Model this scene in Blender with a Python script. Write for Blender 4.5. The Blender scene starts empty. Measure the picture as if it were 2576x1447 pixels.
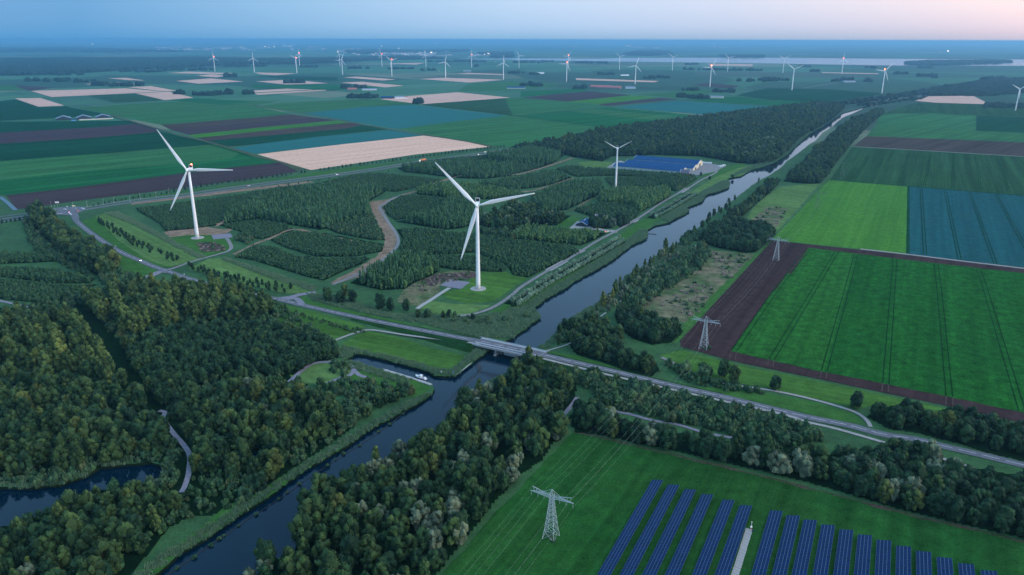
import bpy, bmesh, math, random
import numpy as np
from mathutils import Vector, Matrix
from mathutils.geometry import delaunay_2d_cdt

S = bpy.context.scene
COL = S.collection
R_ = math.radians
random.seed(7)
NR = np.random.default_rng(11)

# ------------------------------------------------------------------ camera
CAM_H, PITCH, ROLL, F_PX, CX, CY = 233.0, R_(18.13), R_(0.14), 1905.0, 1288.0, 723.5
cam_d = bpy.data.cameras.new('camera')
cam = bpy.data.objects.new('camera', cam_d)
COL.objects.link(cam)
cam_d.sensor_fit = 'HORIZONTAL'
cam_d.sensor_width = 36.0
cam_d.lens = F_PX / 2576.0 * 36.0
cam_d.clip_start = 1.0
cam_d.clip_end = 400000.0
cam.location = (0, 0, CAM_H)
cam.rotation_euler = (Matrix.Rotation(R_(90) - PITCH, 3, 'X') @ Matrix.Rotation(ROLL, 3, 'Z')).to_euler()
S.camera = cam

# ------------------------------------------------------------------ sky, sun, exposure
SUN_AZ = R_(50)          # the afterglow stands to the right of the view
world = bpy.data.worlds.new('World')
S.world = world
world.use_nodes = True
wn, wl = world.node_tree.nodes, world.node_tree.links
wn.clear()
def wnode(t, **k):
    n = wn.new(t)
    for a, v in k.items(): setattr(n, a, v)
    return n
w_out = wnode('ShaderNodeOutputWorld')
w_geo = wnode('ShaderNodeTexCoord')
w_nrm = wnode('ShaderNodeVectorMath', operation='NORMALIZE')
wl.new(w_geo.outputs['Generated'], w_nrm.inputs[0])
w_sep = wnode('ShaderNodeSeparateXYZ')
wl.new(w_nrm.outputs[0], w_sep.inputs[0])
w_dot = wnode('ShaderNodeVectorMath', operation='DOT_PRODUCT')
wl.new(w_nrm.outputs[0], w_dot.inputs[0])
w_dot.inputs[1].default_value = (math.sin(SUN_AZ), math.cos(SUN_AZ), 0)
def wramp(stops, interp='B_SPLINE'):
    r = wnode('ShaderNodeValToRGB')
    r.color_ramp.interpolation = interp
    el = r.color_ramp.elements
    while len(el) > 1: el.remove(el[-1])
    el[0].position, el[0].color = stops[0][0], (*stops[0][1], 1)
    for p, c in stops[1:]:
        e = el.new(p); e.color = (*c, 1)
    return r
w_map = wnode('ShaderNodeMapRange')
w_map.inputs[1].default_value, w_map.inputs[2].default_value = -1, 1
wl.new(w_dot.outputs['Value'], w_map.inputs[0])
# colour of the horizon by angle from the afterglow, of the belt above it, and of the upper sky
r_low = wramp([(0, (.20, .38, .62)), (.4, (.16, .36, .64)), (.60, (.12, .37, .69)), (.70, (.21, .47, .77)), (.85, (.37, .60, .88)), (.95, (.46, .60, .82)), (1, (.52, .61, .80))], 'LINEAR')
r_mid = wramp([(0, (.24, .42, .68)), (.4, (.18, .39, .68)), (.60, (.12, .39, .73)), (.70, (.25, .52, .83)), (.82, (.45, .67, .94)), (.91, (.58, .71, .94)), (.955, (.74, .76, .92)), (.985, (.86, .81, .91)), (1, (.88, .81, .90))], 'LINEAR')
r_hz = wramp([(0, (.14, .36, .64)), (.60, (.09, .34, .66)), (.82, (.24, .49, .75)), (.98, (.38, .52, .70)), (1, (.40, .52, .70))], 'LINEAR')
r_top = wramp([(0, (.42, .78, 1.22)), (.5, (.42, .80, 1.25)), (.8, (.46, .84, 1.30)), (1, (.60, .92, 1.32))], 'LINEAR')
for r in (r_low, r_mid, r_top, r_hz): wl.new(w_map.outputs[0], r.inputs[0])
def wstep(a, b):
    m = wnode('ShaderNodeMapRange', interpolation_type='SMOOTHSTEP')
    m.inputs[1].default_value, m.inputs[2].default_value = a, b
    wl.new(w_sep.outputs['Z'], m.inputs[0])
    return m
def wmix(fac, a, b, mode='MIX'):
    m = wnode('ShaderNodeMix', data_type='RGBA', blend_type=mode)
    if hasattr(fac, 'is_output'): wl.new(fac, m.inputs[0])
    else: m.inputs[0].default_value = fac
    for s, v in ((6, a), (7, b)):
        if hasattr(v, 'is_output'): wl.new(v, m.inputs[s])
        else: m.inputs[s].default_value = (*v, 1)
    return m.outputs[2]
sky_c = wmix(wstep(-.002, .020).outputs[0], r_hz.outputs[0], r_low.outputs[0])
sky_c = wmix(wstep(.0, .055).outputs[0], sky_c, r_mid.outputs[0])
sky_c = wmix(wstep(.05, .30).outputs[0], sky_c, r_top.outputs[0])
# thin streaks of cloud lying above the horizon
w_sc = wnode('ShaderNodeMapping'); w_sc.inputs['Scale'].default_value = (5, 5, 90)
wl.new(w_nrm.outputs[0], w_sc.inputs[0])
w_no = wnode('ShaderNodeTexNoise'); w_no.inputs['Scale'].default_value = 1.4; w_no.inputs['Detail'].default_value = 5
wl.new(w_sc.outputs[0], w_no.inputs['Vector'])
w_cr = wnode('ShaderNodeMapRange'); w_cr.inputs[1].default_value, w_cr.inputs[2].default_value = .50, .72
w_cr.inputs[4].default_value = .30
wl.new(w_no.outputs[0], w_cr.inputs[0])
w_el = wnode('ShaderNodeMath', operation='MULTIPLY')
wl.new(w_cr.outputs[0], w_el.inputs[0]); wl.new(wstep(.030, .06).outputs[0], w_el.inputs[1])
sky_c = wmix(w_el.outputs[0], sky_c, (.36, .50, .72))
# the physical twilight sky under the measured gradient
w_nis = wnode('ShaderNodeTexSky', sky_type='NISHITA', sun_disc=False)
w_nis.sun_elevation, w_nis.sun_rotation = R_(1.0), SUN_AZ
sky_c = wmix(.04, sky_c, w_nis.outputs[0], 'ADD')
w_bg = wnode('ShaderNodeBackground'); w_bg.inputs[1].default_value = 1.0
wl.new(sky_c, w_bg.inputs[0]); wl.new(w_bg.outputs[0], w_out.inputs[0])

sun_d = bpy.data.lights.new('sun', 'SUN'); sun = bpy.data.objects.new('sun', sun_d); COL.objects.link(sun)
sun_d.energy, sun_d.angle, sun_d.color = 3.3, R_(60), (1, .80, .66)
sun.rotation_euler = Vector((-math.sin(R_(112)), -math.cos(R_(112)), -.36)).to_track_quat('-Z', 'Y').to_euler()
S.view_settings.view_transform = 'Standard'
S.view_settings.look = 'None'
S.view_settings.exposure = 0.0
S.view_settings.gamma = 1.0
S.view_settings.use_curve_mapping = False
S.cycles.use_denoising = True
S.cycles.max_bounces = 5
S.cycles.diffuse_bounces = 2
S.cycles.glossy_bounces = 2
S.cycles.transmission_bounces = 1
S.cycles.volume_bounces = 1
S.cycles.transparent_max_bounces = 4
S.cycles.caustics_reflective = False
S.cycles.caustics_refractive = False

# ------------------------------------------------------------------ helpers
def G(x, y, z=0.0):
    """Point of the place seen at image point (x, y) of a 2576 px wide print, at height z."""
    u, v = x - CX, y - CY
    c, s = math.cos(ROLL), math.sin(ROLL)
    a, b = (c*u + s*v)/F_PX, -(-s*u + c*v)/F_PX
    dx, dy, dz = a, math.cos(PITCH) + b*math.sin(PITCH), -math.sin(PITCH) + b*math.cos(PITCH)
    t = (CAM_H - z)/(-dz)
    return Vector((dx*t, dy*t, z))
def GP(pts, z=0.0): return [G(p[0], p[1], z) for p in pts]
def XY(pts, z=0.0): return np.array([G(p[0], p[1], z)[:2] for p in pts])

def tag(o, label=None, cat=None, group=None, kind=None):
    if label: o['label'] = label
    if cat: o['category'] = cat
    if group: o['group'] = group
    if kind: o['kind'] = kind
    return o
def nth(i):
    i += 1
    return '%d%s' % (i, 'th' if 10 <= i % 100 <= 20 else {1: 'st', 2: 'nd', 3: 'rd'}.get(i % 10, 'th'))
def empty(name, loc, rz=0.0, scale=1.0):
    o = bpy.data.objects.new(name, None); COL.objects.link(o)
    o.location = loc; o.rotation_euler = (0, 0, rz); o.scale = (scale,)*3
    o.empty_display_size = 0.5
    return o
def link(name, me, parent=None, loc=(0, 0, 0), rot=(0, 0, 0)):
    o = bpy.data.objects.new(name, me); COL.objects.link(o)
    o.location = loc; o.rotation_euler = rot
    if parent is not None: o.parent = parent
    return o
def copy_tree(o, parent=None):
    c = o.copy(); COL.objects.link(c)
    c.parent = parent
    for ch in o.children: copy_tree(ch, c)
    return c
def mesh(name, v, f, m, smooth=False):
    me = bpy.data.meshes.new(name)
    me.from_pydata([tuple(p) for p in v], [], f)
    if m is not None:
        for q in (m if isinstance(m, (list, tuple)) else [m]): me.materials.append(q)
    if smooth: me.polygons.foreach_set('use_smooth', [True]*len(me.polygons))
    me.update()
    return me

class MB:
    """Collects boxes, bars, tubes and prisms into one mesh."""
    def __init__(self): self.v, self.f = [], []
    def add(self, v, f):
        n = len(self.v); self.v += [tuple(p) for p in v]; self.f += [tuple(i+n for i in q) for q in f]; return self
    def box(self, c, s, rz=0.0):
        ca, sa = math.cos(rz), math.sin(rz); V = []
        for z in (-1, 1):
            for x, y in ((-1, -1), (1, -1), (1, 1), (-1, 1)):
                px, py = x*s[0]/2, y*s[1]/2
                V.append((c[0]+px*ca-py*sa, c[1]+px*sa+py*ca, c[2]+z*s[2]/2))
        return self.add(V, [(0,3,2,1), (4,5,6,7), (0,1,5,4), (1,2,6,5), (2,3,7,6), (3,0,4,7)])
    def tube(self, a, b, r0, r1=None, n=6, cap=True):
        a, b = Vector(a), Vector(b); r1 = r0 if r1 is None else r1
        d = b - a
        if d.length < 1e-6: return self
        q = d.to_track_quat('Z', 'Y'); V = []
        for p, r in ((a, r0), (b, r1)):
            for i in range(n):
                t = 2*math.pi*(i+.5)/n
                V.append(p + q @ Vector((r*math.cos(t), r*math.sin(t), 0)))
        F = [(i, (i+1) % n, n+(i+1) % n, n+i) for i in range(n)]
        if cap: F += [tuple(range(n))[::-1], tuple(range(n, 2*n))]
        return self.add(V, F)
    def lathe(self, prof, n=16, c=(0, 0, 0), axis='Z'):
        V, F = [], []
        for r, z in prof:
            for i in range(n):
                t = 2*math.pi*i/n
                p = (r*math.cos(t), r*math.sin(t), z)
                if axis == 'Y': p = (p[0], p[2], p[1])
                V.append((c[0]+p[0], c[1]+p[1], c[2]+p[2]))
        for k in range(len(prof)-1):
            for i in range(n):
                q = (k*n+i, k*n+(i+1) % n, (k+1)*n+(i+1) % n, (k+1)*n+i)
                F.append(q if axis == 'Z' else q[::-1])
        F += [tuple(range(n))[::-1], tuple(range((len(prof)-1)*n, len(prof)*n))]
        return self.add(V, F)
    def loft(self, rings, cap=True):
        V, F = [], []; n = len(rings[0])
        for r in rings: V += r
        for k in range(len(rings)-1):
            for i in range(n): F.append((k*n+i, k*n+(i+1) % n, (k+1)*n+(i+1) % n, (k+1)*n+i))
        if cap: F += [tuple(range(n))[::-1], tuple(range((len(rings)-1)*n, len(rings)*n))]
        return self.add(V, F)
    def prism(self, poly, z0, z1):
        n = len(poly)
        V = [(p[0], p[1], z0) for p in poly] + [(p[0], p[1], z1) for p in poly]
        return self.add(V, [tuple(range(n))[::-1], tuple(range(n, 2*n))] + [(i, (i+1) % n, n+(i+1) % n, n+i) for i in range(n)])
    def mesh(self, name, m, smooth=False): return mesh(name, self.v, self.f, m, smooth)
    def obj(self, name, m, parent=None, smooth=False, **k): return link(name, self.mesh(name, m, smooth), parent, **k)

# ------------------------------------------------------------------ materials
def nodes_of(name):
    m = bpy.data.materials.new(name); m.use_nodes = True
    nt = m.node_tree; nt.nodes.clear()
    out = nt.nodes.new('ShaderNodeOutputMaterial')
    b = nt.nodes.new('ShaderNodeBsdfPrincipled')
    nt.links.new(b.outputs[0], out.inputs[0])
    b.inputs['Specular IOR Level'].default_value = .25
    return m, nt, b
def mixc(nt, fac, a, b, mode='MIX'):
    m = nt.nodes.new('ShaderNodeMix'); m.data_type = 'RGBA'; m.blend_type = mode
    for s, v in ((0, fac), (6, a), (7, b)):
        if hasattr(v, 'is_output'): nt.links.new(v, m.inputs[s])
        elif s == 0: m.inputs[0].default_value = v
        else: m.inputs[s].default_value = (*v, 1)
    return m.outputs[2]
def maprange(nt, src, a, b, c, d):
    m = nt.nodes.new('ShaderNodeMapRange')
    nt.links.new(src, m.inputs[0])
    for i, v in enumerate((a, b, c, d)): m.inputs[i+1].default_value = v
    return m.outputs[0]
def mathn(nt, op, a, b=0.0):
    m = nt.nodes.new('ShaderNodeMath'); m.operation = op
    for i, v in enumerate((a, b)):
        if hasattr(v, 'is_output'): nt.links.new(v, m.inputs[i])
        else: m.inputs[i].default_value = v
    return m.outputs[0]
def noise(nt, scale, detail=3, rough=.55, rot=None, stretch=None):
    tc = nt.nodes.new('ShaderNodeTexCoord'); src = tc.outputs['Object']
    if rot is not None:
        mp = nt.nodes.new('ShaderNodeMapping'); mp.vector_type = 'TEXTURE'
        mp.inputs['Rotation'].default_value = (0, 0, rot)
        mp.inputs['Scale'].default_value = stretch or (1, 1, 1)
        nt.links.new(src, mp.inputs[0]); src = mp.outputs[0]
    n = nt.nodes.new('ShaderNodeTexNoise')
    n.inputs['Scale'].default_value = scale; n.inputs['Detail'].default_value = detail; n.inputs['Roughness'].default_value = rough
    nt.links.new(src, n.inputs['Vector'])
    return n.outputs[0]
GK = .44     # crops and soils as albedo
def ground_mat(name, c, var=.35, c2=None, big=.012, mid=.12, fine=.9, rows=None, row_amt=.18, patch=.5, bump=.0):
    """Soil or crop: three sizes of uneven colour and, if asked, drilled rows along an angle."""
    def gk(q):
        if not q: return q
        if q[0] > q[1]*.9: return (q[0]*GK*1.15, q[1]*GK, q[2]*GK)          # earth, straw, heath
        if q[2] < q[1]*.8: return (q[0]*GK*.86, q[1]*GK*1.22, q[2]*GK*.78)   # leaf greens
        return (q[0]*GK*.6, q[1]*GK*1.1, q[2]*GK)                            # blue greens
    c, c2 = gk(c), gk(c2)
    m, nt, b = nodes_of(name)
    col = c2 or tuple(x*.72 for x in c)
    nb = maprange(nt, noise(nt, big, 3), .35, .65, 0, 1)
    colr = mixc(nt, mathn(nt, 'MULTIPLY', nb, patch), c, col)
    for sc, amt in ((mid, var*.8), (fine, var)):
        colr = mixc(nt, 1.0, colr, mixc(nt, maprange(nt, noise(nt, sc, 4, .65), .3, .7, 0, 1), (1-amt,)*3, (1+amt,)*3), 'MULTIPLY')
    if rows is not None:
        n = maprange(nt, noise(nt, .22, 2, .5, rows, (60, 1, 1)), .35, .65, 1-row_amt, 1+row_amt)
        n2 = maprange(nt, noise(nt, .05, 1, .5, rows, (40, 1, 1)), .35, .65, 1-row_amt, 1+row_amt)
        colr = mixc(nt, 1.0, colr, mixc(nt, 1.0, n, n2, 'MULTIPLY'), 'MULTIPLY')
    nt.links.new(colr, b.inputs['Base Color'])
    b.inputs['Roughness'].default_value = .95
    b.inputs['Specular IOR Level'].default_value = .0
    return m
def solid(name, c, rough=.6, spec=.3, metal=0.0, var=.12, scale=2.0):
    m, nt, b = nodes_of(name)
    col = mixc(nt, maprange(nt, noise(nt, scale, 4), .3, .7, 0, 1), tuple(x*(1-var) for x in c), tuple(min(1, x*(1+var)) for x in c))
    nt.links.new(col, b.inputs['Base Color'])
    b.inputs['Roughness'].default_value = rough; b.inputs['Metallic'].default_value = metal
    b.inputs['Specular IOR Level'].default_value = spec
    return m
def glow(name, c, strength):
    m, nt, b = nodes_of(name)
    b.inputs['Base Color'].default_value = (*c, 1)
    b.inputs['Emission Color'].default_value = (*c, 1); b.inputs['Emission Strength'].default_value = strength
    return m
def foliage(name, ca, cb, hi=None, spread=1.0):
    """Leaves: each tree between two greens, each spray of leaves a little off its tree's green."""
    m, nt, b = nodes_of(name)
    oi = nt.nodes.new('ShaderNodeObjectInfo')
    at = nt.nodes.new('ShaderNodeAttribute'); at.attribute_name = 'tone'
    f = mathn(nt, 'ADD', mathn(nt, 'MULTIPLY', oi.outputs['Random'], .75*spread), mathn(nt, 'MULTIPLY', mathn(nt, 'SUBTRACT', at.outputs['Fac'], .3), .55))
    f = maprange(nt, f, 0, 1, 0, 1)
    col = mixc(nt, f, ca, cb)
    if hi:   # a few trees already turning
        k = maprange(nt, oi.outputs['Random'], .92, .97, 0, .8)
        col = mixc(nt, k, col, hi)
    col = mixc(nt, 1.0, col, mixc(nt, at.outputs['Fac'], (.55,)*3, (1.5,)*3), 'MULTIPLY')
    nt.links.new(col, b.inputs['Base Color'])
    b.inputs['Roughness'].default_value = .75
    b.inputs['Specular IOR Level'].default_value = .15
    return m
def water_mat(name, c, rough, bump, scale):
    m, nt, b = nodes_of(name)
    b.inputs['Base Color'].default_value = (*c, 1)
    b.inputs['Roughness'].default_value = rough
    b.inputs['IOR'].default_value = 1.33
    b.inputs['Specular IOR Level'].default_value = .36
    b.inputs['Specular Tint'].default_value = (.22, .78, 1, 1)
    bp = nt.nodes.new('ShaderNodeBump'); bp.inputs['Strength'].default_value = bump; bp.inputs['Distance'].default_value = .05
    nt.links.new(noise(nt, scale, 3, .6), bp.inputs['Height'])
    nt.links.new(bp.outputs[0], b.inputs['Normal'])
    return m

A_L, A_R = R_(45), R_(61)          # directions of the drilled rows left and right of the canal
M = {}
M['grass'] = ground_mat('rough grass', (.042, .100, .040), .40, (.030, .080, .042))
M['meadow'] = ground_mat('mown meadow', (.150, .245, .075), .30, (.105, .205, .075), rows=R_(-25), row_amt=.14)
M['olive'] = ground_mat('dry meadow', (.255, .320, .150), .30, (.190, .265, .125), rows=R_(-45), row_amt=.12)
M['verge'] = ground_mat('verge grass', (.125, .235, .080), .32, (.090, .190, .072))
M['heath'] = ground_mat('heath', (.34, .33, .21), .60, (.15, .19, .11), big=.045, patch=.95)
M['margin'] = ground_mat('worn field margin', (.17, .13, .11), .5, (.09, .12, .06), big=.06, mid=.3, patch=.9)
M['heath_dark'] = ground_mat('dark heath', (.13, .10, .09), .55, (.26, .23, .20), big=.08, mid=.3)
M['brown_verge'] = ground_mat('dry brown verge', (.52, .40, .28), .45, (.28, .26, .16), big=.04)
M['forest_floor'] = ground_mat('shaded undergrowth', (.014, .034, .020), .5)  # shade under the trees is put into this dark colour
M['solar_grass'] = ground_mat('grass of the solar field', (.040, .140, .046), .34, (.070, .140, .046), rows=R_(62), row_amt=.16)
M['bright_crop'] = ground_mat('bright young crop', (.165, .335, .075), .26, (.125, .285, .070), rows=R_(62), row_amt=.09)
M['right_green'] = ground_mat('sugar beet', (.036, .160, .046), .50, (.045, .185, .040), rows=R_(62), row_amt=.10)
M['right_green_light'] = ground_mat('sugar beet, thinner stand', (.062, .200, .055), .48, (.050, .185, .045), rows=R_(62), row_amt=.10)
M['plough'] = ground_mat('ploughed earth', (.090, .058, .060), .30, (.105, .075, .075), rows=R_(61), row_amt=.14)
M['plough_left'] = ground_mat('ploughed clay', (.105, .082, .092), .25, (.13, .098, .10), rows=A_L, row_amt=.12)
M['plough_brown'] = ground_mat('brown clay', (.13, .105, .085), .25, None, rows=A_L)
M['wheat'] = ground_mat('wheat stubble', (1.42, .98, .70), .18, (1.30, .88, .63), rows=A_L, row_amt=.07)
M['wheat_pink'] = ground_mat('pale stubble', (1.22, .86, .66), .16, None, rows=A_L, row_amt=.07, patch=.25)
M['blue_crop'] = ground_mat('blue green cabbage', (.10, .27, .27), .18, (.09, .24, .25), rows=A_L, row_amt=.06)
M['blue_crop_right'] = ground_mat('blue green leek', (.056, .160, .190), .28, (.075, .165, .18), rows=R_(62), row_amt=.08)
M['green_a'] = ground_mat('beet leaf green', (.040, .205, .098), .25, None, rows=A_L)
M['green_b'] = ground_mat('potato green', (.105, .245, .120), .25, None, rows=A_L)
M['green_c'] = ground_mat('dark potato green', (.020, .105, .070), .25, None, rows=A_L)
M['green_d'] = ground_mat('lime green crop', (.140, .330, .060), .2, None, rows=A_L)
M['green_e'] = ground_mat('light grass crop', (.100, .255, .130), .25, None, rows=A_L)
M['green_f'] = ground_mat('grey green crop', (.065, .135, .080), .28, None, rows=R_(62))
M['asphalt'] = solid('asphalt', (.128, .132, .150), .9, .1, var=.14, scale=.25)
M['asphalt_dark'] = solid('bridge asphalt', (.125, .125, .145), .9, .1, var=.10, scale=.3)
M['tarmac_lilac'] = solid('brick hardstanding', (.205, .190, .230), .9, .1, var=.22, scale=.5)
M['concrete'] = solid('concrete', (.34, .33, .32), .85, .2, var=.18, scale=.8)
M['path'] = solid('pale path', (.30, .28, .27), .9, .1, var=.15, scale=.4)
M['gravel'] = solid('gravel track', (.21, .20, .20), .95, .1, var=.25, scale=.5)
M['field_track'] = ground_mat('field track', (.20, .21, .13), .3)
M['line_white'] = solid('white road paint', (.72, .72, .72), .7, .2, var=.15, scale=1)
M['track_dark'] = ground_mat('wheel tracks', (.020, .075, .030), .3)
M['track_pale'] = ground_mat('pale wheel tracks', (.17, .13, .12), .3)
M['bank'] = ground_mat('muddy bank', (.035, .045, .028), .4)
M['water'] = water_mat('canal water', (.0, .009, .022), .045, .10, .9)
M['lake'] = water_mat('lake water', (.02, .05, .09), .14, .25, .05)
M['turbine'] = solid('turbine white', (.86, .86, .86), .45, .4, var=.03, scale=.1)
M['white'] = solid('white paint', (.80, .80, .80), .4, .4, var=.05)
M['glass'] = solid('dark glass', (.02, .03, .04), .08, .6, var=.2)
M['black'] = solid('black rubber', (.02, .02, .022), .8, .2)
M['steel'] = solid('galvanised steel', (.47, .53, .56), .55, .4, metal=.1, var=.18, scale=1.5)
M['steel_dull'] = solid('dull green steel', (.13, .20, .14), .8, .1, var=.2)  # duller, greener steel for the two farthest pylons
M['wire'] = solid('aluminium cable', (.34, .40, .32), .5, .2)
M['insulator'] = solid('glass insulator', (.28, .34, .35), .3, .5)
M['rail'] = solid('white steel railing', (.62, .65, .70), .5, .3, var=.08)
M['pier'] = solid('pier concrete', (.34, .32, .31), .85, .2, var=.22, scale=.7)
M['roof_blue'] = solid('solar covered roof', (.010, .060, .165), .75, .08, var=.25, scale=.6)
M['roof_grey'] = solid('grey sheet roof', (.20, .25, .32), .6, .3, var=.15, scale=.3)
M['roof_red'] = solid('red sheet roof', (.36, .12, .10), .7, .3, var=.2, scale=.2)
M['roof_tile'] = solid('grey roof tiles', (.13, .13, .17), .8, .2, var=.3, scale=1.2)
M['wall_grey'] = solid('pale wall sheet', (.42, .46, .45), .7, .3, var=.08, scale=.3)
M['wall_cream'] = solid('cream gable', (.66, .60, .46), .7, .3, var=.06, scale=.5)
M['wall_dark'] = solid('tarred boards', (.030, .045, .055), .8, .2, var=.25, scale=1.2)
M['brick'] = solid('red brick', (.24, .16, .15), .85, .2, var=.25, scale=1.5)
M['wood'] = solid('wet timber', (.05, .05, .05), .8, .2, var=.3, scale=1)
M['bark'] = solid('bark', (.10, .09, .075), .9, .1, var=.3, scale=3)
M['bark_pale'] = solid('pale bark', (.20, .18, .14), .9, .1, var=.3, scale=3)
M['red_light'] = glow('red beacon', (1, .09, .03), 40)
M['lamp_red'] = glow('tail lamp', (1, .10, .05), 10)
M['lamp_white'] = glow('head lamp', (1, .93, .80), 14)
M['town_light'] = glow('town lights', (1, .80, .62), 4)
M['town_wall'] = solid('distant pale roofs', (.42, .40, .42), .7, .2)
# ------------------------------------------------------------------ ground with the water cut out
WATER_Z = -1.6
canal_px = [(250,1560),(340,1478),(400,1440),(451,1393),(526,1350),(601,1295),(690,1238),(744,1198),(800,1163),(850,1133),(905,1098),(960,1062),(1006,1037),(1056,1012),(1082,994),(1093,979),(1084,963),
    (1040,954),(985,938),(925,919),(884,908),(868,904),(894,889),(925,894),(956,901),(1019,917),(1060,928),(1081,936),(1094,944),(1120,947),(1144,946),(1179,917),(1229,881),(1288,851),(1312,833),(1338,813),(1359,799),(1355,788),(1341,775),
    (1372,752),(1425,722),(1440,710),(1458,702),(1490,683),(1528,662),(1560,640),(1588,617),(1625,599),(1628,579),(1645,569),(1683,559),(1698,549),(1718,542),(1733,532),(1728,522),(1763,509),(1778,489),(1808,482),(1833,472),(1836,457),(1833,449),(1863,444),(1888,429),(1932,416),(1957,405),(1982,389),(2009,362),(2024,347),(2044,332),(2072,317),(2094,302),(2119,285),(2157,275),(2182,266),(2224,258.7),(2254,254),
    (2256,256),(2224,261.5),(2177,271),(2147,285),(2122,295),(2107,306),(2092,320),(2072,332),(2060,345),(2050,355),(2036,363),(2010,384),(1982,404),(1964,422),(1932,443),(1913,452),(1888,469),(1863,489),(1833,512),(1808,532),(1775,554),(1753,577),(1725,597),(1708,612),(1678,627),(1658,639),(1638,659),(1610,677),(1575,694),(1563,717),(1533,741),(1503,763),(1468,783),(1433,803),(1408,826),(1383,856),(1355,873),(1320,901),(1303,918),(1288,930),(1249,951),(1206,978)]
canal_far_side = [(1169,993),(1149,1018),(1146,1048),(1081,1083),(1034,1110),(979,1122),(934,1147),(869,1190),(799,1213),(766,1245),(764,1285),(732,1348),(669,1373),(644,1405),(560,1470)]
canal_xy = [tuple(G(*p)[:2]) for p in canal_px] + [tuple(G(p[0], p[1], 9)[:2]) for p in canal_far_side] + [tuple(G(470, 1560)[:2])]
pond_xy = [tuple(G(*p)[:2]) for p in [(-90,1225),(0,1225),(75,1227),(150,1220),(213,1198),(250,1176),(310,1168),(376,1162),(406,1170),(412,1186),(401,1205),(363,1213),(308,1224),(262,1232)]] + [tuple(G(p[0], p[1], 2)[:2]) for p in [(205,1245),(160,1265),(100,1285),(58,1305),(0,1318),(-90,1330)]]
creek_xy = [tuple(G(*p)[:2]) for p in [(552,1143),(600,1134),(650,1130),(668,1138),(655,1156),(610,1166),(565,1160)]]
lake_xy = [tuple(G(*p)[:2]) for p in [(1131,145.5),(1200,147.5),(1288,146.5),(1400,147),(1513,147.3),(1563,145.2),(1700,145),(1932,145),(2100,146.2),(2257,147.6),(2420,148.5),(2700,149.8),(2760,166),(2576,165.8),(2490,165.5),(2307,165.8),(2200,164.2),(2060,162),(1932,159.5),(1800,157.8),(1663,156.3),(1450,153.2),(1288,150.6),(1200,149.6)]]
far_reach_xy = [tuple(G(*p)[:2]) for p in [(2302,247.2),(2320,244),(2336,241.4),(2336,243.2),(2318,246.4),(2303,249)]]
waters = [('canal', canal_xy, 'water'), ('pond', pond_xy, 'water'), ('creek', creek_xy, 'water'), ('lake', lake_xy, 'lake'), ('canal_reach', far_reach_xy, 'lake')]

def roughen(poly, step, amp, rng):
    """Splits long shore edges and pushes the new points in and out a little."""
    out = []
    for i in range(len(poly)):
        a, b = np.array(poly[i]), np.array(poly[(i+1) % len(poly)])
        L = np.linalg.norm(b-a); n = max(1, min(40, int(L/step)))
        nrm = np.array([-(b-a)[1], (b-a)[0]])/max(L, 1e-6)
        for k in range(n):
            p = a + (b-a)*k/n
            if k: p = p + nrm*rng.normal(0, amp)
            out.append((float(p[0]), float(p[1])))
    return out
rs = np.random.default_rng(5)
waters = [(n, roughen(p, 6 if n != 'lake' else 400, .7 if n != 'lake' else 18, rs), m) for n, p, m in waters]

RAD = 91000.0
def area_sign(P): return sum(P[i][0]*P[(i+1) % len(P)][1]-P[(i+1) % len(P)][0]*P[i][1] for i in range(len(P)))
def build_ground():
    V = [(RAD*math.cos(2*math.pi*i/48), RAD*math.sin(2*math.pi*i/48)) for i in range(48)]
    F = [list(range(48))]; E = []
    for _n, p, _m in waters:
        k = len(V); V += p if area_sign(p) > 0 else p[::-1]; F.append(list(range(k, len(V))))
    v, e, f, ov, oe, of = delaunay_2d_cdt([Vector(p) for p in V], E, F, 0, 1e-5)
    keep = [tuple(q) for q, o in zip(f, of) if not any(i > 0 for i in o) and len(o)]
    me = mesh('ground', [(p[0], p[1], 0) for p in v], keep, M['farmland'])
    return tag(link('ground', me), kind='structure')

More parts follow.
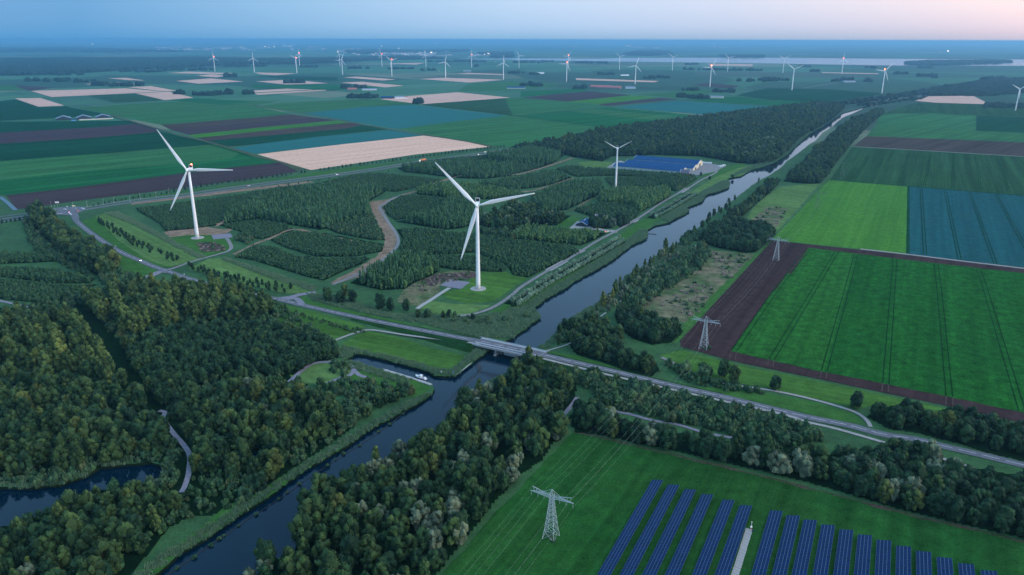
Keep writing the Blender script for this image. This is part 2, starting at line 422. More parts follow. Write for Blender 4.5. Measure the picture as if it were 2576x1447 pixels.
def far_ground_mat():
    """Open polder: rough grass close by, and from there to the horizon a patchwork of parcels."""
    m, nt, b = nodes_of('open polder')
    tc = nt.nodes.new('ShaderNodeTexCoord')
    mp = nt.nodes.new('ShaderNodeMapping'); mp.inputs['Rotation'].default_value = (0, 0, R_(-45))
    nt.links.new(tc.outputs['Object'], mp.inputs[0])
    br = nt.nodes.new('ShaderNodeTexBrick')
    br.inputs['Scale'].default_value = 1.0; br.inputs['Brick Width'].default_value = 900; br.inputs['Row Height'].default_value = 260
    br.inputs['Mortar Size'].default_value = 5; br.inputs['Bias'].default_value = -.1
    br.inputs['Color1'].default_value = (.035, .125, .060, 1); br.inputs['Color2'].default_value = (.065, .165, .085, 1); br.inputs['Mortar'].default_value = (.02, .06, .04, 1)
    nt.links.new(mp.outputs[0], br.inputs['Vector'])
    vo = nt.nodes.new('ShaderNodeTexVoronoi'); vo.inputs['Scale'].default_value = .0011
    nt.links.new(mp.outputs[0], vo.inputs['Vector'])
    sp = nt.nodes.new('ShaderNodeSeparateColor'); nt.links.new(vo.outputs['Color'], sp.inputs[0])
    far = mixc(nt, maprange(nt, sp.outputs[0], .82, .9, 0, .45), br.outputs['Color'], (.25, .22, .15))
    far = mixc(nt, maprange(nt, sp.outputs[1], .62, .75, 0, .75), far, (.018, .055, .035))
    # woods and built-up stretches beyond the lake
    far = mixc(nt, maprange(nt, noise(nt, .00035, 5, .6), .50, .60, 0, .85), far, (.022, .055, .040))
    near = mixc(nt, maprange(nt, noise(nt, .02, 3), .35, .65, 0, 1), (.034, .085, .036), (.046, .115, .042))
    ln = nt.nodes.new('ShaderNodeVectorMath'); ln.operation = 'LENGTH'; nt.links.new(tc.outputs['Object'], ln.inputs[0])
    col = mixc(nt, maprange(nt, ln.outputs['Value'], 1900, 2000, 0, 1), near, far)
    for sc, a in ((.12, .25), (.8, .3)):
        col = mixc(nt, 1.0, col, mixc(nt, maprange(nt, noise(nt, sc, 4, .65), .3, .7, 0, 1), (1-a,)*3, (1+a,)*3), 'MULTIPLY')
    nt.links.new(col, b.inputs['Base Color']); b.inputs['Roughness'].default_value = .95; b.inputs['Specular IOR Level'].default_value = .05
    return m
M['farmland'] = far_ground_mat()
build_ground()
for n, p, m in waters:
    tag(link(n, mesh(n, [(q[0], q[1], WATER_Z) for q in p], [tuple(range(len(p)))], M[m])), kind='structure')
    k = len(p)   # the bank: from the turf edge down under the water
    V = [(q[0], q[1], 0) for q in p] + [(q[0], q[1], WATER_Z-.6) for q in p]
    tag(link(n + '_bank', mesh(n + '_bank', V, [(i, (i+1) % k, k+(i+1) % k, k+i) for i in range(k)], M['bank'])), kind='structure')

# ------------------------------------------------------------------ fields
_lay = [0]
def layer():
    _lay[0] += 1; return _lay[0]*.0007      # no two sheets on one level
def patch(name, pts, m, z=.05, rough=0.0, step=8, hz=0.0):
    z = z + layer()
    P = [tuple(p) for p in XY(pts, hz)]
    if rough: P = roughen(P, step, rough, rs)
    if area_sign(P) < 0: P = P[::-1]
    return tag(link(name, mesh(name, [(p[0], p[1], z) for p in P], [tuple(range(len(P)))], M[m])), kind='structure')

FIELDS = [
 # left of the canal, from the highway outwards
 ('ploughed_field', 'plough_left', [(15,491.6),(175,474),(325,454),(537,426.6),(644,415),(704,409),(752,432),(739,434),(644,449),(375,484),(225,501.6),(75,524),(42,526.6)]),
 ('crop_field', 'green_a', [(-60,462),(0,455),(175,434),(425,415),(582,399),(610,381),(648,395),(704,409),(644,415),(537,426.6),(325,454),(175,474),(15,491.6),(-60,480)]),
 ('crop_field', 'green_e', [(-60,411),(0,405.6),(262,386.6),(537,363),(610,381),(582,399),(425,415),(175,434),(0,455),(-60,462)]),
 ('crop_field', 'green_c', [(-60,367),(0,362),(225,348),(400,332),(500,353),(537,363),(262,386.6),(0,405.6),(-60,411)]),
 ('ploughed_field', 'plough_left', [(-60,337),(0,334),(250,320),(347,311),(397,325),(400,332),(225,348),(0,362),(-60,367)]),
 ('crop_field', 'green_c', [(-60,307),(0,306.5),(180,305),(325,304),(347,311),(250,320),(0,334),(-60,337)]),
 ('crop_field', 'green_e', [(285,290),(425,278),(644,267),(731,287.5),(644,296),(405,314),(345,303)]),
 ('ploughed_field', 'plough_brown', [(405,314),(644,296),(731,287.5),(790,295.5),(644,309),(430,327)]),
 ('ploughed_field', 'plough_left', [(430,327),(644,309),(790,295.5),(850,303),(644,322),(475,340)]),
 ('crop_field', 'green_d', [(475,340),(644,322),(850,303.5),(880,309),(769,319),(644,331.5),(495,347.5)]),
 ('ploughed_field', 'plough_brown', [(495,347.5),(644,331.5),(769,319),(880,309),(915,313.5),(869,324),(644,344),(522,355)]),
 ('crop_field', 'green_c', [(522,355),(644,344),(869,324),(915,313.5),(983,325.5),(794,345),(659,361.6),(560,370)]),
 ('cabbage_field', 'blue_crop', [(582,373),(659,361.6),(794,345),(985,327),(1060,341),(864,363),(644,387)]),
 ('wheat_field', 'wheat', [(647,388.5),(864,363),(1065,341.5),(1150,352),(1231,369.5),(1044,389),(869,415),(782,428)]),
 ('cabbage_field', 'blue_crop', [(756,286),(906,270),(1019,262.5),(1275,291),(1094,312),(1000,325)]),
 ('crop_field', 'green_e', [(1002,325.5),(1094,312),(1280,291),(1530,322),(1430,345),(1288,370),(1245,367),(1195,359)]),
 ('crop_field', 'green_a', [(1298,292),(1438,280),(1663,305),(1525,322)]),
 ('crop_field', 'green_b', [(1438,280),(1493,274),(1738,297.5),(1663,305)]),
 ('crop_field', 'green_a', [(1493,274),(1525,270),(1763,291),(1738,297)]),
 ('cabbage_field', 'blue_crop', [(1553,269.5),(1700,254),(1932,267.5),(1932,275),(1775,289)]),
 ('ploughed_field', 'plough_left', [(1310.5,246),(1480,230),(1588,239.5),(1428,256)]),
 ('crop_field', 'green_d', [(1428,256),(1588,240),(1660,246),(1505,262.5)]),
 ('ploughed_field', 'plough_left', [(1505,262.5),(1663,246),(1708,250),(1528,267)]),
 ('crop_field', 'green_e', [(1270,247),(1310,246),(1428,256),(1528,267),(1428,279),(1290,291.5)]),
 ('wheat_field', 'wheat_pink', [(956,250),(1019,242.5),(1151,232.5),(1284,246),(1059,262.5)]),
 ('crop_field', 'green_f', [(1059,263),(1284,246.8),(1428,279),(1285,291),(1080,267)]),
 ('crop_field', 'green_b', [(650,268),(709,259),(951,248),(1055,262.5),(906,269.5),(754,285)]),
 ('crop_field', 'green_b', [(195,272),(330,262),(540,251),(700,255),(640,265),(282,288)]),
 ('crop_field', 'green_f', [(230,240),(345,236.5),(410,253),(290,258)]),
 ('crop_field', 'green_c', [(-60,262),(40,250),(97,270),(160,268),(275,288),(175,295.5),(0,304.5),(-60,306)]),
 ('crop_field', 'green_a', [(420,252),(500,248),(640,256),(560,264)]),
 ('wheat_field', 'wheat_pink', [(77.5,229),(317,222.5),(412,231),(130,244.5)]),
 ('wheat_field', 'wheat_pink', [(342,236),(425,231),(487,246),(415,252)]),
 ('wheat_field', 'wheat_pink', [(37,248),(102,247),(162,266),(97,269)]),
 ('wheat_field', 'wheat_pink', [(322,220),(380,217),(447,229),(412,230)]),
 ('wheat_field', 'wheat_pink', [(272,197.5),(317,196),(365,203),(325,202)]),
 ('wheat_field', 'wheat_pink', [(212,212),(292,207),(342,212),(295,217)]),
 ('wheat_field', 'wheat_pink', [(442,204),(530,197.5),(612,205.5),(500,211)]),
 ('wheat_field', 'wheat_pink', [(420,184),(475,180.5),(590,184.5),(550,187)]),
 ('wheat_field', 'wheat_pink', [(495,191),(532,187),(570,191),(545,195)]),
 ('wheat_field', 'wheat_pink', [(640,182.5),(746,185),(694,190),(655,187)]),
 ('wheat_field', 'wheat_pink', [(644,205),(734,201),(826,210),(719,213)]),
 ('wheat_field', 'wheat_pink', [(610,230),(764,221),(786,226),(640,233)]),
 ('wheat_field', 'wheat_pink', [(640,235),(816,226),(822,228),(648,239)]),
 ('wheat_field', 'wheat_pink', [(864,195),(896,193),(996,200),(964,203)]),
 ('wheat_field', 'wheat_pink', [(856,208),(911,206),(1016,216),(969,220)]),
 ('wheat_field', 'wheat_pink', [(1056,199),(1119,196),(1269,201),(1181,208)]),
 ('wheat_field', 'wheat_pink', [(964,160.5),(1069,158),(1049,163)]),
 ('wheat_field', 'wheat_pink', [(1149,185.5),(1176,183.5),(1271,187),(1264,189)]),
 ('wheat_field', 'wheat_pink', [(1448,197),(1658,204),(1645,207.5),(1450,201.5)]),
 ('ploughed_field', 'plough_left', [(1743,215),(1775,209),(1863,216),(1838,224)]),
 ('wheat_field', 'wheat_pink', [(1780,160.5),(1893,162),(1893,167),(1788,165.5)]),
 ('ploughed_field', 'plough_left', [(37,215),(137,221),(77,229),(60,226)]),
 ('crop_field', 'green_b', [(-60,216),(30,215),(70,228),(-60,230)]),
 ('crop_field', 'green_a', [(625,214),(840,213),(960,221),(830,227),(640,221)]),
 ('crop_field', 'green_b', [(1180,210),(1280,205),(1420,214),(1300,228),(1150,231)]),
 ('crop_field', 'green_c', [(640,192),(700,190.5),(850,195),(850,204),(735,200)]),
 ('crop_field', 'green_a', [(1310,230),(1470,222),(1480,229),(1310,245)]),
 ('crop_field', 'green_b', [(1600,238),(1730,228),(1840,226),(1700,247)]),
 ('crop_field', 'green_c', [(1930,222),(2090,225),(2230,236),(2080,257),(1935,252),(1850,240)]),
 ('crop_field', 'green_a', [(1932,253),(2080,257),(1960,268),(1720,253),(1860,243)]),
 ('wheat_field', 'wheat_pink', [(2068,182),(2210,185),(2210,187),(2068,184)]),
 # right of the canal
 ('wheat_field', 'wheat_pink', [(2302,254),(2337,242.5),(2447,241),(2480,257.5),(2477,262.5),(2357,259)]),
 ('crop_field', 'green_f', [(2215,287),(2300,260),(2350,259),(2480,263),(2600,267),(2600,294),(2456,291),(2347,284)]),
 ('crop_field', 'green_e', [(2202,317),(2215,287.5),(2347,284.5),(2456,291),(2454,329)]),
 ('crop_field', 'green_c', [(2456.5,291),(2600,296),(2600,336),(2455,329)]),
 ('crop_field', 'green_b', [(2180,342.5),(2202,317.5),(2454,329),(2600,336),(2600,359)]),
 ('ploughed_field', 'plough_brown', [(2146,368),(2180,343),(2600,359.5),(2600,395.5)]),
 ('crop_field', 'green_f', [(2088,452),(2145,370),(2600,397),(2600,494)]),
 ('crop_field', 'bright_crop', [(1944,601),(2087,453.5),(2286,469.5),(2284,639),(1957,606)]),
 ('leek_field', 'blue_crop_right', [(2287.5,470),(2600,495),(2600,676),(2284.5,640)]),
 ('ploughed_field', 'plough', [(1944,605),(1957,607),(2164,629),(2284,643),(2600,680),(2600,1072),(2389,1023),(2227,989.5),(2069,956),(1932,928),(1838,908),(1713,873),(1710,858),(1835,723),(1932,617)]),
]
GREENS_AT = {'green_a': .05, 'green_b': .05}
for i, (n, m, pts) in enumerate(FIELDS):
    far = pts[0][1] < 260
    patch(n, pts, m, .35 if far else .06 + .002*i)
patch('beet_field', [(2034.5,624),(2284,655),(2600,691),(2600,1046),(2564,1037),(2382,998),(2222,966),(2072,937),(1932,906),(1838,884),(1932,751),(1957,723),(1984,688),(1992,690)], 'right_green', .26, .5, 6)
patch('beet_field', [(2034.5,624.5),(2153,639.5),(2132,723),(2073,935),(1932,904),(1840,884),(1932,751.5),(1957,723.5),(1984,688),(1992,690)], 'right_green_light', .275, .3, 6)
# narrow grass banks and ditches between the parcels, farm tracks
def spline(P, n=6):
    P = [np.array(p, float) for p in P]; out = []
    for i in range(len(P)-1):
        p0, p1, p2, p3 = P[max(i-1, 0)], P[i], P[i+1], P[min(i+2, len(P)-1)]
        for k in range(n):
            t = k/n
            out.append(.5*((2*p1)+(-p0+p2)*t+(2*p0-5*p1+4*p2-p3)*t*t+(-p0+3*p1-3*p2+p3)*t**3))
    return out + [P[-1]]
def ribbon(name, pts, width, m, z=.2, hz=None, smooth=6, off=0.0, kind='structure', wob=0.0):
    """A strip along image points; hz gives a height per point where the way climbs."""
    z = z + .12 + layer()*.5
    P = [G(p[0], p[1], hz[i] if hz else 0.0) for i, p in enumerate(pts)]
    P = spline([(p.x, p.y, p.z) for p in P], smooth) if smooth > 1 else [np.array(p) for p in P]
    V, F = [], []
    for i, p in enumerate(P):
        a, b = P[max(i-1, 0)], P[min(i+1, len(P)-1)]
        d = (b-a)[:2]; d = d/np.linalg.norm(d); nn = np.array([-d[1], d[0]])
        w = width + (rs.normal(0, wob) if wob else 0)
        for s in (-.5, .5):
            q = p[:2] + nn*(off + s*w)
            V.append((q[0], q[1], p[2]+z))
    for i in range(len(P)-1): F.append((2*i, 2*i+1, 2*i+3, 2*i+2)[::-1])
    return tag(link(name, mesh(name, V, F, M[m])), kind=kind)
for pts, w, m in [
  ([(162,267),(222,288),(282,290)], 9, 'green_c'),
  ([(282,290),(325,303.5),(400,325),(475,346),(537,361),(600,379),(644,394),(704,409),(760,428)], 7, 'field_track'),
  ([(277,292),(320,306),(395,328),(470,349),(532,365),(595,383),(640,399)], 4, 'green_c'),
  ([(-40,308),(0,305.5),(175,296),(282,289.5),(425,277.7),(644,265.5)], 5, 'field_track'),
  ([(644,268),(794,291),(944,320),(1069,340),(1194,360),(1240,370)], 7, 'field_track'),
  ([(640,266),(709,259.5),(951,248)], 5, 'field_track'),
  ([(0,458),(262,388),(537,364)][1:], 3, 'field_track'),
  ([(0,496),(18,510),(40,530)], 6, 'water'),
  ([(2164,627.5),(2284,641),(2430,659),(2600,679)], 4.5, 'path'),
  ([(2087,453),(2286,469.5),(2600,495)], 6, 'green_c'),
  ([(2145,369.5),(2300,378),(2600,396)], 4, 'path'),
  ([(2285.5,470),(2284,640)], 3.5, 'green_c'),
  ([(2314,262),(2340,283),(2456,291)], 8, 'green_c'),
  ([(1288,291.5),(1438,279.5),(1525,270),(1700,253),(1840,241)], 5, 'green_c'),
  ([(1295,292),(1525,322)], 4, 'green_c'),
  ([(1010,263),(1080,266),(1288,291)], 6, 'green_c'),
  ([(225,241),(290,258),(340,256),(410,252.5)], 7, 'green_c'),
  ([(1932,238),(2000,242),(2200,238)], 7, 'green_c'),
  ([(1600,222),(1760,229),(1932,238)], 9, 'green_c'),
  ([(1660,215),(1830,222),(2232,214)], 9, 'green_c'),
  ([(2020,222),(2110,208)], 6, 'path'),
  ([(1835,240),(1932,241),(2080,228)], 5, 'field_track'),
  ([(640,221),(720,226),(830,227),(900,231)], 6, 'field_track')]:
    ribbon('farm_track' if m in ('path', 'field_track') else ('ditch' if m != 'water' else 'canal_ditch'), pts, w, m, .42 if pts[0][1] < 330 else .34)
# tramlines: pairs of wheel tracks
def tramline(pts, m='track_dark', gap=2.0, w=.85, z=.30):
    for s in (-1, 1): ribbon('wheel_track', pts, w, m, z, smooth=1, off=s*gap)
for pts in ([(2034,627),(1990,682),(1957,724),(1846,884)], [(2104.5,634),(2052,723),(1941,905)], [(2153,641),(2132,723),(2073,935)], [(2251,653),(2246,723),(2228,966)], [(2354.5,666),(2362,723),(2388,998)], [(2462,680),(2477,723),(2571,1036)]): tramline(pts)
for pts in ([(1941,905),(1937,924)], [(2073,937),(2070,954)], [(2228,968),(2226,987)], [(2388,1000),(2388,1021)], [(1846,886),(1842,907)]): tramline(pts, 'track_pale', z=.31)
for pts in ([(2317,474),(2327,641)], [(2377,479),(2414,654)], [(2439,484),(2504,664)], [(2504,489),(2580,625)]): tramline(pts, 'track_dark', 1.6, .9)
for pts in ([(2184,391),(2149,451)], [(2222,399),(2192,457)], [(2289,382),(2259,461)], [(2342,386),(2325,468)], [(2399,386),(2397,474)], [(2455,391),(2468,479)], [(2514,399),(2537,482)]): tramline(pts, 'track_dark', 1.6, 1.1)

# ------------------------------------------------------------------ grass, heath and clearings near the canal
PATCHES = [
 ('solar_field_grass', 'solar_grass', [(1443,1087),(1530,1106),(1626,1130),(1789,1167.5),(1933,1202.6),(2107,1247.6),(2308,1302.7),(2458,1335),(2640,1380),(2640,1560),(1000,1560),(1080,1480),(1120,1435),(1207,1335),(1289,1250),(1413,1117)], .06, .6),
 ('meadow', 'meadow', [(690,762),(790,785),(919,821),(903,836),(855,852),(784,856),(700,830),(665,790)], .06, .5),
 ('meadow', 'meadow', [(911,838),(928,834),(1000,848),(1094,878),(1170,895),(1190,915),(1140,940),(1100,934),(1060,914),(960,892),(900,880),(858,866)], .06, .6),
 ('turbine_lawn', 'meadow', [(1190,692),(1215,684),(1270,684),(1330,698),(1290,725),(1240,760),(1180,764),(1120,750),(1110,735),(1160,728)], .06, .5),
 ('dry_meadow', 'olive', [(1050,770),(1090,757),(1150,766),(1235,768),(1190,788),(1149,795),(1080,788)], .06, .6),
 ('dry_meadow', 'olive', [(240,545),(262,535),(295,533),(360,567),(440,610),(516,648),(480,660),(425,672),(370,655),(300,608)], .06, .5),
 ('verge', 'verge', [(205,556),(240,545),(300,608),(370,655),(430,672),(400,672),(318,636),(255,597)], .07, .3),
 ('dry_meadow', 'olive', [(525,652),(566,648),(680,688),(792,722),(775,742),(700,735),(560,700),(470,676)], .06, .5),
 ('verge', 'verge', [(160,546),(195,570),(250,610),(350,662),(410,688),(360,700),(310,680),(290,640),(230,598)], .055, .4),
 ('verge', 'verge', [(745,766),(794,779),(900,802),(1100,842),(1185,858),(1150,842),(1000,808),(870,779),(790,759),(760,746)], .06, .3),
 ('verge', 'verge', [(1375,884),(1450,895),(1560,925),(1660,955),(1760,975),(1800,975),(1870,982),(1932,990),(2050,1012),(2150,1042),(2172,1066),(2100,1058),(1932,1018),(1700,968),(1500,920)], .06, .3),
 ('verge', 'meadow', [(1660,895),(1713,880),(1838,914),(1932,934),(2069,962),(2227,996),(2389,1030),(2600,1082),(2600,1120),(2380,1060),(2200,1020),(2160,1030),(2060,1006),(1932,976),(1860,965),(1740,935)], .055, .4),
 ('grass_strip', 'verge', [(1944,602),(1932,617),(1835,723),(1710,858),(1690,868),(1720,815),(1800,735),(1900,640),(1960,590),(2070,460),(2090,453)], .065, .5),
 ('heath', 'heath', [(1618,775),(1660,735),(1700,700),(1783,630),(1870,637),(1905,642),(1830,722),(1718,850),(1722,812),(1660,798)], .05, 1.0),
 ('heath', 'olive', [(1878,548),(1900,515),(1960,470),(2062,462),(2000,535),(1945,592),(1935,575)], .05, .8),
 ('heath_patch', 'heath', [(1890,560),(1930,520),(1985,525),(1950,575)], .08, 2.0),
 ('brown_verge', 'brown_verge', [(930,508),(975,502),(1010,490),(985,512),(962,520),(975,548),(985,570),(1000,600),(985,640),(930,690),(855,712),(830,712),(905,672),(945,648),(968,620),(966,595),(950,560),(935,530)], .055, .8),
 ('turbine_clearing', 'brown_verge', [(412,585),(440,575),(520,570),(560,578),(590,575),(560,590),(470,592),(425,598)], .06, 1.0),
 ('turbine_clearing', 'verge', [(425,598),(470,592),(560,590),(590,600),(585,630),(520,648),(470,625),(430,608)], .055, .8),
 ('turbine_clearing', 'heath_dark', [(490,612),(540,610),(568,622),(560,632),(510,635)], .08, 1.0),
 ('turbine_clearing', 'heath', [(1020,725),(1045,708),(1105,684),(1190,680),(1190,692),(1110,715),(1105,735),(1060,770),(1000,760)], .05, 1.0),
 ('turbine_clearing', 'heath_dark', [(1060,705),(1110,688),(1200,685),(1195,700),(1130,702),(1085,722)], .07, 1.2),
 ('verge', 'olive', [(1370,740),(1480,660),(1625,560),(1760,470),(1800,445),(1860,420),(1900,415),(1870,440),(1830,450),(1760,490),(1640,565),(1560,620),(1440,712)], .05, .6),
 ('verge', 'verge', [(1232,790),(1290,752),(1370,700),(1470,642),(1560,590),(1700,500),(1720,510),(1600,592),(1480,672),(1350,760),(1280,800)], .05, .5),
 ('clearing', 'olive', [(725,938),(760,920),(800,908),(850,905),(880,915),(892,935),(860,955),(820,967),(770,965),(735,955)], .06, .6),
 ('clearing', 'verge', [(790,940),(880,918),(960,930),(1040,955),(1085,975),(1050,1000),(960,1000),(870,985)], .055, .6),
 ('farmyard', 'verge', [(1395,560),(1440,545),(1465,550),(1440,565),(1410,577)], .06, .4),
 ('barn_lawn', 'verge', [(1745,440),(1800,445),(1880,415),(1860,412),(1800,430)], .07, .4),
 ('clearing', 'olive', [(1450,410),(1500,405),(1540,408),(1530,420),(1480,425)], .06, .6),
 ('roadside_strip', 'verge', [(130,541),(350,509),(644,469),(944,429),(1288,379),(1288,373),(1044,404),(868,424),(644,457),(350,497),(130,531)], .05, .3),
 ('roadside_strip', 'brown_verge', [(330,516),(644,478),(790,459),(780,456),(644,471.5),(330,510.5)], .06, .8),
 ('canal_bank_grass', 'verge', [(360,1447),(410,1400),(480,1345),(560,1280),(640,1240),(705,1200),(735,1200),(690,1240),(601,1295),(526,1350),(451,1393),(400,1440)], .05, .6),
 ('field_margin', 'margin', [(1443,1085),(1530,1104),(1626,1128),(1789,1165),(1933,1200),(2107,1245),(2308,1300),(2458,1332),(2640,1377),(2640,1382),(2458,1337),(2308,1305),(2107,1250),(1933,1205),(1789,1170),(1626,1132),(1530,1108),(1443,1089)], .075, .7),
]
for n, m, pts, z, rg in PATCHES: patch(n, pts, m, z, rg)
for pts in ([(1615,778),(1690,705),(1783,627)], ): ribbon('dirt_track', pts, 4.5, 'field_track', .12, wob=.5)
# forest floors under the woods come with the woods

# ------------------------------------------------------------------ roads, tracks, pads
main_px = [(150,528),(180,536.6),(195,559),(225,584),(250,601.6),(280,621.6),(312.5,639),(350,655.4),(387.5,671.6),(425,684),(475,701.6),(570,726),(684,750.7),(719,758.5),(794,776),(894,798),(994,818.5),(1094,838),(1150,849)]
main_hz = [0]*15 + [0.2, 1.0, 2.5, 3.4]
main2_px = [(1364,893),(1438,910.8),(1513,928),(1613,952),(1713,975.7),(1813,998),(1932,1027),(2032,1050.7),(2132,1070.7),(2220,1093.6),(2307.5,1107.4),(2383,1126),(2470,1146),(2563,1168.6),(2660,1192)]
main2_hz = [4, 3.4, 2.7, 1.6, .8, .2] + [0]*9
ribbon('main_road', main_px + [(1206,859)], 7.4, 'asphalt', .2, main_hz + [4])
ribbon('main_road', main2_px, 7.4, 'asphalt', .2, main2_hz)
def embankment(name, pts, hz, hl, hr, m):
    P = spline([tuple(G(p[0], p[1], hz[i])) for i, p in enumerate(pts)], 4); V, F = [], []
    for i, p in enumerate(P):
        a, b = P[max(i-1, 0)], P[min(i+1, len(P)-1)]
        d = (b-a)[:2]; d = d/np.linalg.norm(d); nn = np.array([-d[1], d[0]]); h = max(p[2], .0)
        for o, zz in ((hl+2*h, .02), (hl, h+.1), (-hr, h+.1), (-hr-2*h, .02)):
            q = p[:2]+nn*o; V.append((q[0], q[1], zz))
    for i in range(len(P)-1):
        for k in range(3): F.append((4*i+k, 4*i+k+1, 4*i+5+k, 4*i+4+k)[::-1])
    k = 4*(len(P)-1)
    F += [(0, 1, 2, 3), (k+3, k+2, k+1, k)]
    tag(link(name, mesh(name, V, F, M[m])), kind='structure')
embankment('road_embankment', [(894,798),(994,818.5),(1094,838),(1150,849),(1206,859)], [.2, 1, 2.5, 3.4, 4], 6, 7.5, 'grass')
embankment('road_embankment', main2_px[:6], main2_hz[:6], 6, 10, 'grass')
# broken centre line
def dashes(pts, hz, a0=3):
    P = spline([tuple(G(p[0], p[1], hz[i])) for i, p in enumerate(pts)], 8); mb = MB()
    L = np.concatenate([[0], np.cumsum([np.linalg.norm(P[i+1]-P[i]) for i in range(len(P)-1)])])
    at = lambda s: np.array([np.interp(s, L, [p[k] for p in P]) for k in range(3)])
    s = a0
    while s + 9 < L[-1]:
        for k in range(3):
            a, b = at(s+3*k), at(s+3*k+3); d = (b-a)[:2]; d = d/np.linalg.norm(d); n = np.array([-d[1], d[0]])*.13
            mb.add([(a[0]-n[0], a[1]-n[1], a[2]+.50), (b[0]-n[0], b[1]-n[1], b[2]+.50), (b[0]+n[0], b[1]+n[1], b[2]+.50), (a[0]+n[0], a[1]+n[1], a[2]+.50)], [(0, 1, 2, 3)])
        s += 12
    tag(mb.obj('lane_marking', M['line_white']), kind='structure')
dashes(main_px[2:] + [(1206,859)], main_hz[2:] + [4])
dashes(main2_px, main2_hz)
ribbon('cycle_path', [(1345,898.5),(1356,900.5),(1438,921),(1513,940),(1613,963),(1713,986),(1813,1008.5),(1932,1035),(1994.5,1050.7),(2032,1063),(2107,1080.7),(2212,1111),(2290,1135),(2345,1148),(2378,1157),(2450,1180)], 2.8, 'path', .22, [4,3.9,3.3,2.6,1.5,.7,.2]+[0]*9)
ribbon('cycle_path', [(1204,867),(1181.5,862.5),(1094,853),(1019,843.5),(956.5,833.5),(926.5,831),(906.5,834.6),(869,847),(836.5,860)], 2.8, 'path', .22, [4,3.6,1.6,.6,.1,0,0,0,0])
ribbon('cycle_path', [(2032,1063),(2010,1056),(1997,1062),(2000,1070),(2040,1067)], 2.2, 'path', .21)
ribbon('farm_track', [(1800,962),(1850,970),(1950,985),(2034,1003),(2110,1024),(2155,1040),(2180,1058),(2190,1075)], 2.6, 'path', .2)
ribbon('farm_track', [(1664,900),(1690,912),(1713,924)], 3.2, 'gravel', .2)
ribbon('footpath', [(1368,886),(1390,879),(1420,870),(1444,859),(1452,850)], 1.8, 'path', .12)
ribbon('footpath', [(1498,808),(1512,796),(1525,787)], 1.8, 'path', .12)
ribbon('footpath', [(1325,903),(1311,920),(1313,930)], 1.8, 'path', .12)
ribbon('footpath', [(1395,1075),(1417,1046),(1440,1018),(1452,1000)], 3.0, 'tarmac_lilac', .12)
ribbon('footpath', [(1540,1035),(1585,1043),(1640,1058),(1700,1068),(1762,1086),(1800,1095),(1866,1106),(1895,1108)], 2.8, 'tarmac_lilac', .12)
ribbon('footpath', [(1760,612),(1725,635),(1690,664),(1650,694),(1600,726),(1560,760)], 1.8, 'path', .1)
ribbon('forest_path', [(400,1034),(415,1038),(410,1053),(422,1072),(440,1095),(466,1125),(478,1150),(476,1180),(473,1200),(464,1226),(456,1240)], 3.0, 'tarmac_lilac', .12)
ribbon('forest_path', [(-40,745),(0,757),(40,766),(75,774)], 3.5, 'tarmac_lilac', .12)
ribbon('side_road', [(425,684),(405,684),(388,691),(366,700)], 9, 'tarmac_lilac', .19)
ribbon('side_road', [(700,752),(728,749),(752,743),(775,739),(795,737)], 7.5, 'tarmac_lilac', .19)
ribbon('side_road', [(690,751),(720,753),(745,752),(760,766)], 6, 'tarmac_lilac', .185)
ribbon('access_road', [(420,679),(435,676),(480,660),(517,649),(550,640),(575,631.6),(582,622),(576,608),(570,600)], 4.2, 'gravel', .18)
ribbon('access_road', [(1049,778),(1066,766),(1085,754.7),(1110,738),(1131,725)], 4.2, 'concrete', .18)
patch('crane_pad', [(532,591.6),(580,588),(586,598),(537,603)], 'tarmac_lilac', .2)
patch('crane_pad', [(1107,719),(1132,703.7),(1183,711),(1159,728)], 'tarmac_lilac', .2)
ribbon('canal_road', [(1149,795.7),(1194,790),(1244,772),(1288,743),(1313,721.6),(1378,681.6),(1423,656.6),(1463,631.6),(1503,606.6),(1548,583),(1600.5,553),(1663,511.6),(1713,483),(1738,470),(1763,454),(1803,433),(1790,426)], 4.0, 'gravel', .18)
for a, b in (((1378,681.6),(1423,656.6)), ((1712,485),(1730,474)), ((1452,637),(1466,630)), ((1590,560),(1602,553))): ribbon('passing_place', [a, b], 8.0, 'path', .17)
ribbon('forest_track', [(1014,490),(989,500),(962,516),(955,523),(961.5,534),(976.5,559),(994,584),(1001.5,601.6),(999,619),(981.5,639),(956.5,659),(919,681.6),(869,704),(836.5,716.6)], 4.2, 'gravel', .14)
ribbon('forest_track', [(1014,490),(1044,482),(1100,460),(1160,442),(1219,430),(1288,440),(1350,427),(1440,398)], 7, 'brown_verge', .1, wob=1.5)
ribbon('forest_track', [(590,640),(640,615),(680,600),(735,578),(800,588),(880,605),(966,622)], 5, 'brown_verge', .1, wob=1.2)
ribbon('forest_track', [(545,570),(575,545),(600,527),(660,510)], 6, 'brown_verge', .1, wob=1.5)
ribbon('forest_track', [(590,640),(650,652),(700,650),(740,645)], 5, 'heath', .1, wob=1)
ribbon('forest_track', [(1288,484),(1340,480),(1400,462),(1442,448)], 5, 'brown_verge', .1, wob=1)
ribbon('forest_track', [(1390,535),(1440,530),(1470,510),(1510,492)], 5, 'heath', .1)
ribbon('clearing_track', [(727,962),(770,925),(800,913),(840,912),(872,916),(890,930),(880,945),(860,950),(822,966)], 3.5, 'tarmac_lilac', .14)
ribbon('clearing_track', [(890,932),(905,945),(925,950)], 3.5, 'tarmac_lilac', .13)
hw_px = [(-60,567),(0,556),(62,547),(120,537),(175,530),(212,525.5),(325,508),(450,493),(644,466),(794,447),(944,426),(1044,409.5),(1169,393),(1288,376),(1420,358),(1600,330),(1800,300),(1932,285),(2060,268),(2130,260),(2260,249),(2340,238)]
for o in (-8.5, 8.5): ribbon('highway', hw_px, 9.5, 'asphalt', .22, off=o)
